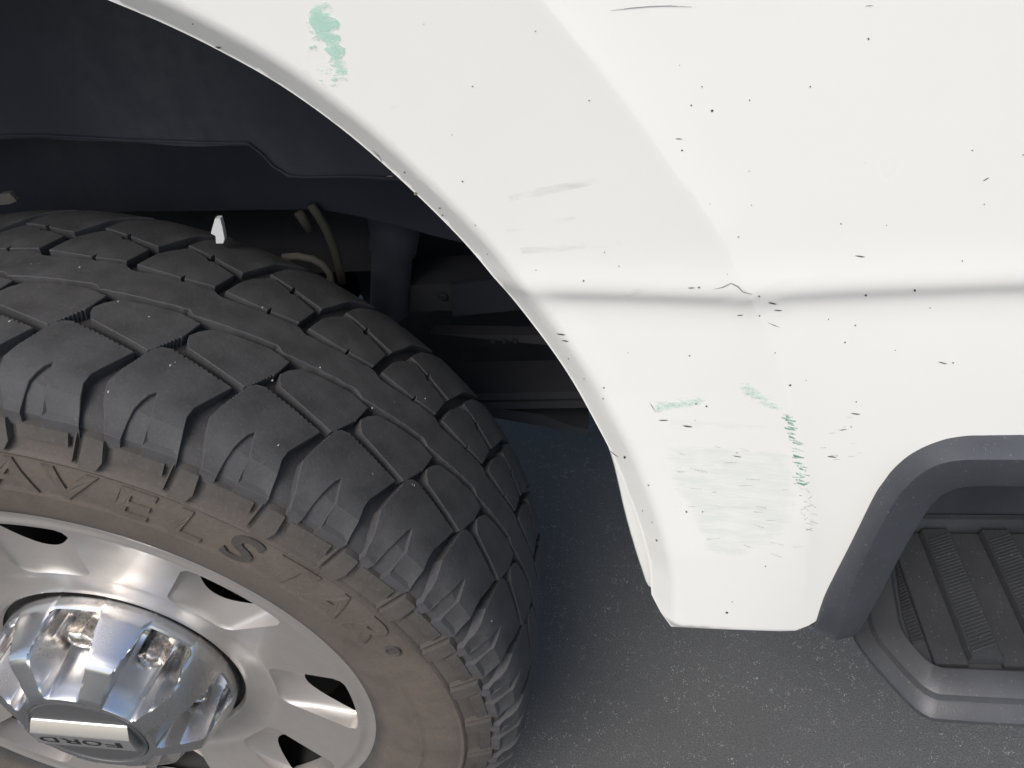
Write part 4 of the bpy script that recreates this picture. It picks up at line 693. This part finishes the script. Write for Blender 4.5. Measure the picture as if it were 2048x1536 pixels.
# hole loop: the same parameter, squeezed to a lens at the outer end of the scoop
def hole_pt(a, r):
    f = (r-.1618)/(.2500-.1618)                 # 0 at the hub end, 1 at the rim end
    u = a/11.6
    inner_r = .1910+.052*abs(u)**2.2
    return (a*.93, lerp(inner_r, .2490, max(0, min(1, (f-.02)))**1.0) if f > .3 else lerp(inner_r, .2490, f*.9))
loops = []
for t_, kind in ((0,'o'),(.035,'o'),(.10,'o'),(.25,'o'),(.45,'o'),(.65,'o'),(.85,'o'),(1,'o')):
    L = []
    for a, r in W_out:
        ha, hr = hole_pt(a, r); u = abs(a)/11.6
        aa, rr = lerp(a, ha, t_), lerp(r, hr, t_)
        hy = .027-.008*u*u
        if r > .235: hy = .024
        y0 = face_y(r); y = lerp(y0, hy, t_**.55 if t_ > 0 else 0)
        if t_ == .035: y = y0+.0009
        L.append((aa, rr, y))
    loops.append(L)
fw = MB()
def pol3(a, r, y): return (r*math.sin(R(a)), y, r*math.cos(R(a)))
# flat pattern of one 45-degree sector, triangulated with the window left open
SC = .2*math.pi/180
sector = [(a*SC, r) for a, r in arc(.2725, -22.5, 22.5, 24)]+[(22.5*SC, r) for r in (.268,.262,.258,.2535,.2495,.235,.22,.20,.19,.175,.163,.157,.148,.135,.1295,.1265)]+[(a*SC, r) for a, r in arc(.1245, 22.5, -22.5, 14)]+[(-22.5*SC, r) for r in (.1265,.1295,.135,.148,.157,.163,.175,.19,.20,.22,.235,.2495,.2535,.258,.262,.268)]
inn = []
for r in (.271,.268,.265,.262,.258,.2555,.2535,.2515,.2495,.246,.242,.235,.228,.22,.21,.20,.19,.1825,.175,.169,.163,.160,.157,.152,.148,.142,.135,.1295,.1265):
    for k in range(1, 24): inn.append(((-22.5+45*k/24)*SC, r))
win = [(a*SC, r) for a, r in W_out]
inn = [q for q in inn if not in_poly(q, win) and min(math.hypot(q[0]-p_[0], q[1]-p_[1]) for p_ in win) > .0012]
V2, F = cdt(sector, inn, [win])
keep = [f for f in F if not in_poly((sum(V2[i][0] for i in f)/len(f), sum(V2[i][1] for i in f)/len(f)), inset(win, .00002))]
keep = [f for f in keep if in_poly((sum(V2[i][0] for i in f)/len(f), sum(V2[i][1] for i in f)/len(f)), sector)]
keep = [f if (V2[f[1]][0]-V2[f[0]][0])*(V2[f[2]][1]-V2[f[0]][1])-(V2[f[1]][1]-V2[f[0]][1])*(V2[f[2]][0]-V2[f[0]][0]) > 0 else f[::-1] for f in keep]
NFACE = len(V2)
for k in range(NW):
    c = W0+45*k
    fw.add([pol3(c+x/SC, r, face_y(r)) for x, r in V2], keep)
    fw.grid([[pol3(c+a, r, y) for a, r, y in L] for L in loops], closed_v=True)
def rim_mesh():
    me = mesh('wheel_rim', fw.V, fw.F, True); bm = bmesh.new(); bm.from_mesh(me)
    bmesh.ops.recalc_face_normals(bm, faces=bm.faces); bm.to_mesh(me); bm.free()
    e = 2e-4; vn = [tuple(v.normal) for v in me.vertices]; nf = NFACE; step_ = len(fw.V)//NW; nl = []
    ref = {}
    for p_ in me.polygons:
        flat = all(i % step_ < nf for i in p_.vertices)
        for i in p_.vertices:
            if flat:
                if i not in ref:
                    v = me.vertices[i].co; r = math.hypot(v.x, v.z); s_ = (face_y(min(r+e, .2724))-face_y(r-e))/(min(r+e, .2724)-r+e)
                    q = Vector((s_*v.x/r, -1, s_*v.z/r)).normalized(); ref[i] = tuple(q)
                nl.append(ref[i])
            else: nl.append(vn[i])
    # faces must wind with their normals
    me.normals_split_custom_set(nl); return me
rim = ob('wheel_rim', rim_mesh(), truck, mr.m, (0,0,HC))
bl = MB(); bl.lathe([(.0012,.2724),(.006,.2715),(.02,.262),(.05,.255),(.2,.25)], 128); ob('rim_barrel', bl.mesh('rim_barrel', True, 40), rim, m_dark)  # shade behind the windows is put into the barrel's dark colour
hb = MB(); hb.lathe([(.0235,.135),(.0300,.128),(.0300,.02),(.0300,.0005)], 64); ob('hub_face', hb.mesh('hub_face', True, 30), rim, m_dark)
bd = MB(); bd.lathe([(.085,.003),(.085,.225),(.10,.24),(.17,.24)], 64); ob('brake_drum', bd.mesh('brake_drum', True, 30), truck, m_dark, (0,0,HC))
# ---- centre cap: eight pockets with a lug nut in each ---------------------------------
def sstep(a, b, x): t_ = max(0, min(1, (x-a)/(b-a))); return t_*t_*(3-2*t_)
LUG_R = .0875
def cap_y(r, th):
    ridge = float(np.interp(r, [.0,.0575,.0595,.0645,.0660,.0700,.1005,.1042,.1066,.1165,.1175,.1185], [-.048,-.048,-.0495,-.0497,-.0496,-.0485,-.0338,-.0308,-.0262,.0060,.0095,.0125]))
    pock = float(np.interp(r, [.0,.0645,.0665,.0690,.0715,.0735,.0760,.0790,.0850,.1130,.1165,.1185], [-.049,-.0490,-.0450,-.0350,-.0200,-.0080,.0060,.0180,.0220,.0215,.0125,.0125]))
    a = ((th-W0+22.5) % 45)-22.5
    half = float(np.interp(r, [.064,.07,.105,.112], [12.0,13.2,14.6,12.0]))
    s_ = sstep(half+1.1, half-1.1, abs(a))*sstep(.1176,.1160, r)*sstep(.0640,.0672, r)
    return ridge*(1-s_)+max(pock, ridge)*s_
rs = [.0575,.0588,.060,.0628,.0640,.0645,.065,.0655,.066,.0668,.0675,.068,.069,.0705,.0715,.073,.0745,.076,.078,.08,.082,.084,.0855,.0865,.088,.0895,.091,.093,.095,.097,.099,.101,.1025,.1035,.1042,.105,.1058,.1066,.108,.109,.110,.111,.112,.1135,.115,.1165,.1185]
NT = 360
cp = MB(); cp.grid([[ (r*math.sin(R(k*360/NT)), cap_y(r, k*360/NT), r*math.cos(R(k*360/NT))) for r in rs] for k in range(NT)], closed_u=True)
cp.lathe([(.0125,.1185),(.028,.1185)], 360)
cap = ob('center_cap', cp.mesh('center_cap', True, 40, weld=True), truck, mc.m, (0,0,HC))
nb = MB(); hx = lambda r, y, n=6: [(r*math.sin(k*2*math.pi/n), y, r*math.cos(k*2*math.pi/n)) for k in range(n)]
nb.grid([hx(.0132,.030), hx(.0132,.0), hx(.0126,-.0020), hx(.0110,-.0042), hx(.0070,-.0062), hx(.0030,-.0070)], closed_v=True); nb.F.append(tuple(range(len(nb.V)-6, len(nb.V))))
me_n = nb.mesh('lug_nut', True, 30)
for k in range(8):
    a = W0+45*k; ob('lug_nut', me_n, rim, mn.m, (LUG_R*math.sin(R(a)), 0, LUG_R*math.cos(R(a))), (0, R(a+random.uniform(0, 50)), 0))
# badge: dark disc, bright bar, lettering upside down as the wheel stands
bd = MB(); bd.lathe([(-.044,.0578),(-.0490,.0572),(-.0496,.0560),(-.0487,.0545),(-.0487,.0002)], 96)
badge = ob('badge', bd.mesh('badge', True, 30), cap, mg.m)
BA = R(3.6)    # tilt of the bar in the wheel plane
def bar_pt(x, y, z): return (x*math.cos(BA)+z*math.sin(BA), y, -x*math.sin(BA)+z*math.cos(BA))
br = MB()
def bar_row(z, y, hl): return [bar_pt(-hl, y, z), bar_pt(-hl*.9, y, z), bar_pt(0, y, z), bar_pt(hl*.9, y, z), bar_pt(hl, y, z)]
sec = [(.0225,-.0480,.0478),(.0215,-.0500,.0490),(.0115,-.0566,.0505),(.0100,-.0574,.0506),(-.0100,-.0574,.0506),(-.0116,-.0564,.0502),(-.0142,-.0500,.0498),(-.0155,-.0480,.0505)]
br.grid([bar_row(z, y, hl) for z, y, hl in sec])
for s_ in (0, -1): br.add([bar_row(z, y, hl)[s_] for z, y, hl in sec], [tuple(range(len(sec)))])
mbar = MT('badge_bar', (.72,.71,.69), .22, .9); ob('badge_bar', br.mesh('badge_bar', True, 20), cap, mbar.m)
xo = .0385
for ch, wd_ in zip('FORD', (.0165,.0195,.0185,.0185)):
    V, F = glyph(ch, .0098, .00035, .00005, 0, 1.0)
    x0, x1 = min(v[0] for v in V), max(v[0] for v in V); s_ = wd_/(x1-x0)
    V = [((v[0]-x0)*s_, v[1], v[2]) for v in V]
    V = [bar_pt(xo-v[0], -.0575-v[2], .0050-v[1]) for v in V]
    ob('badge_letter', mesh('badge_letter', V, F), cap, mk.m); xo -= wd_+.0035
bpy.context.view_layer.update()
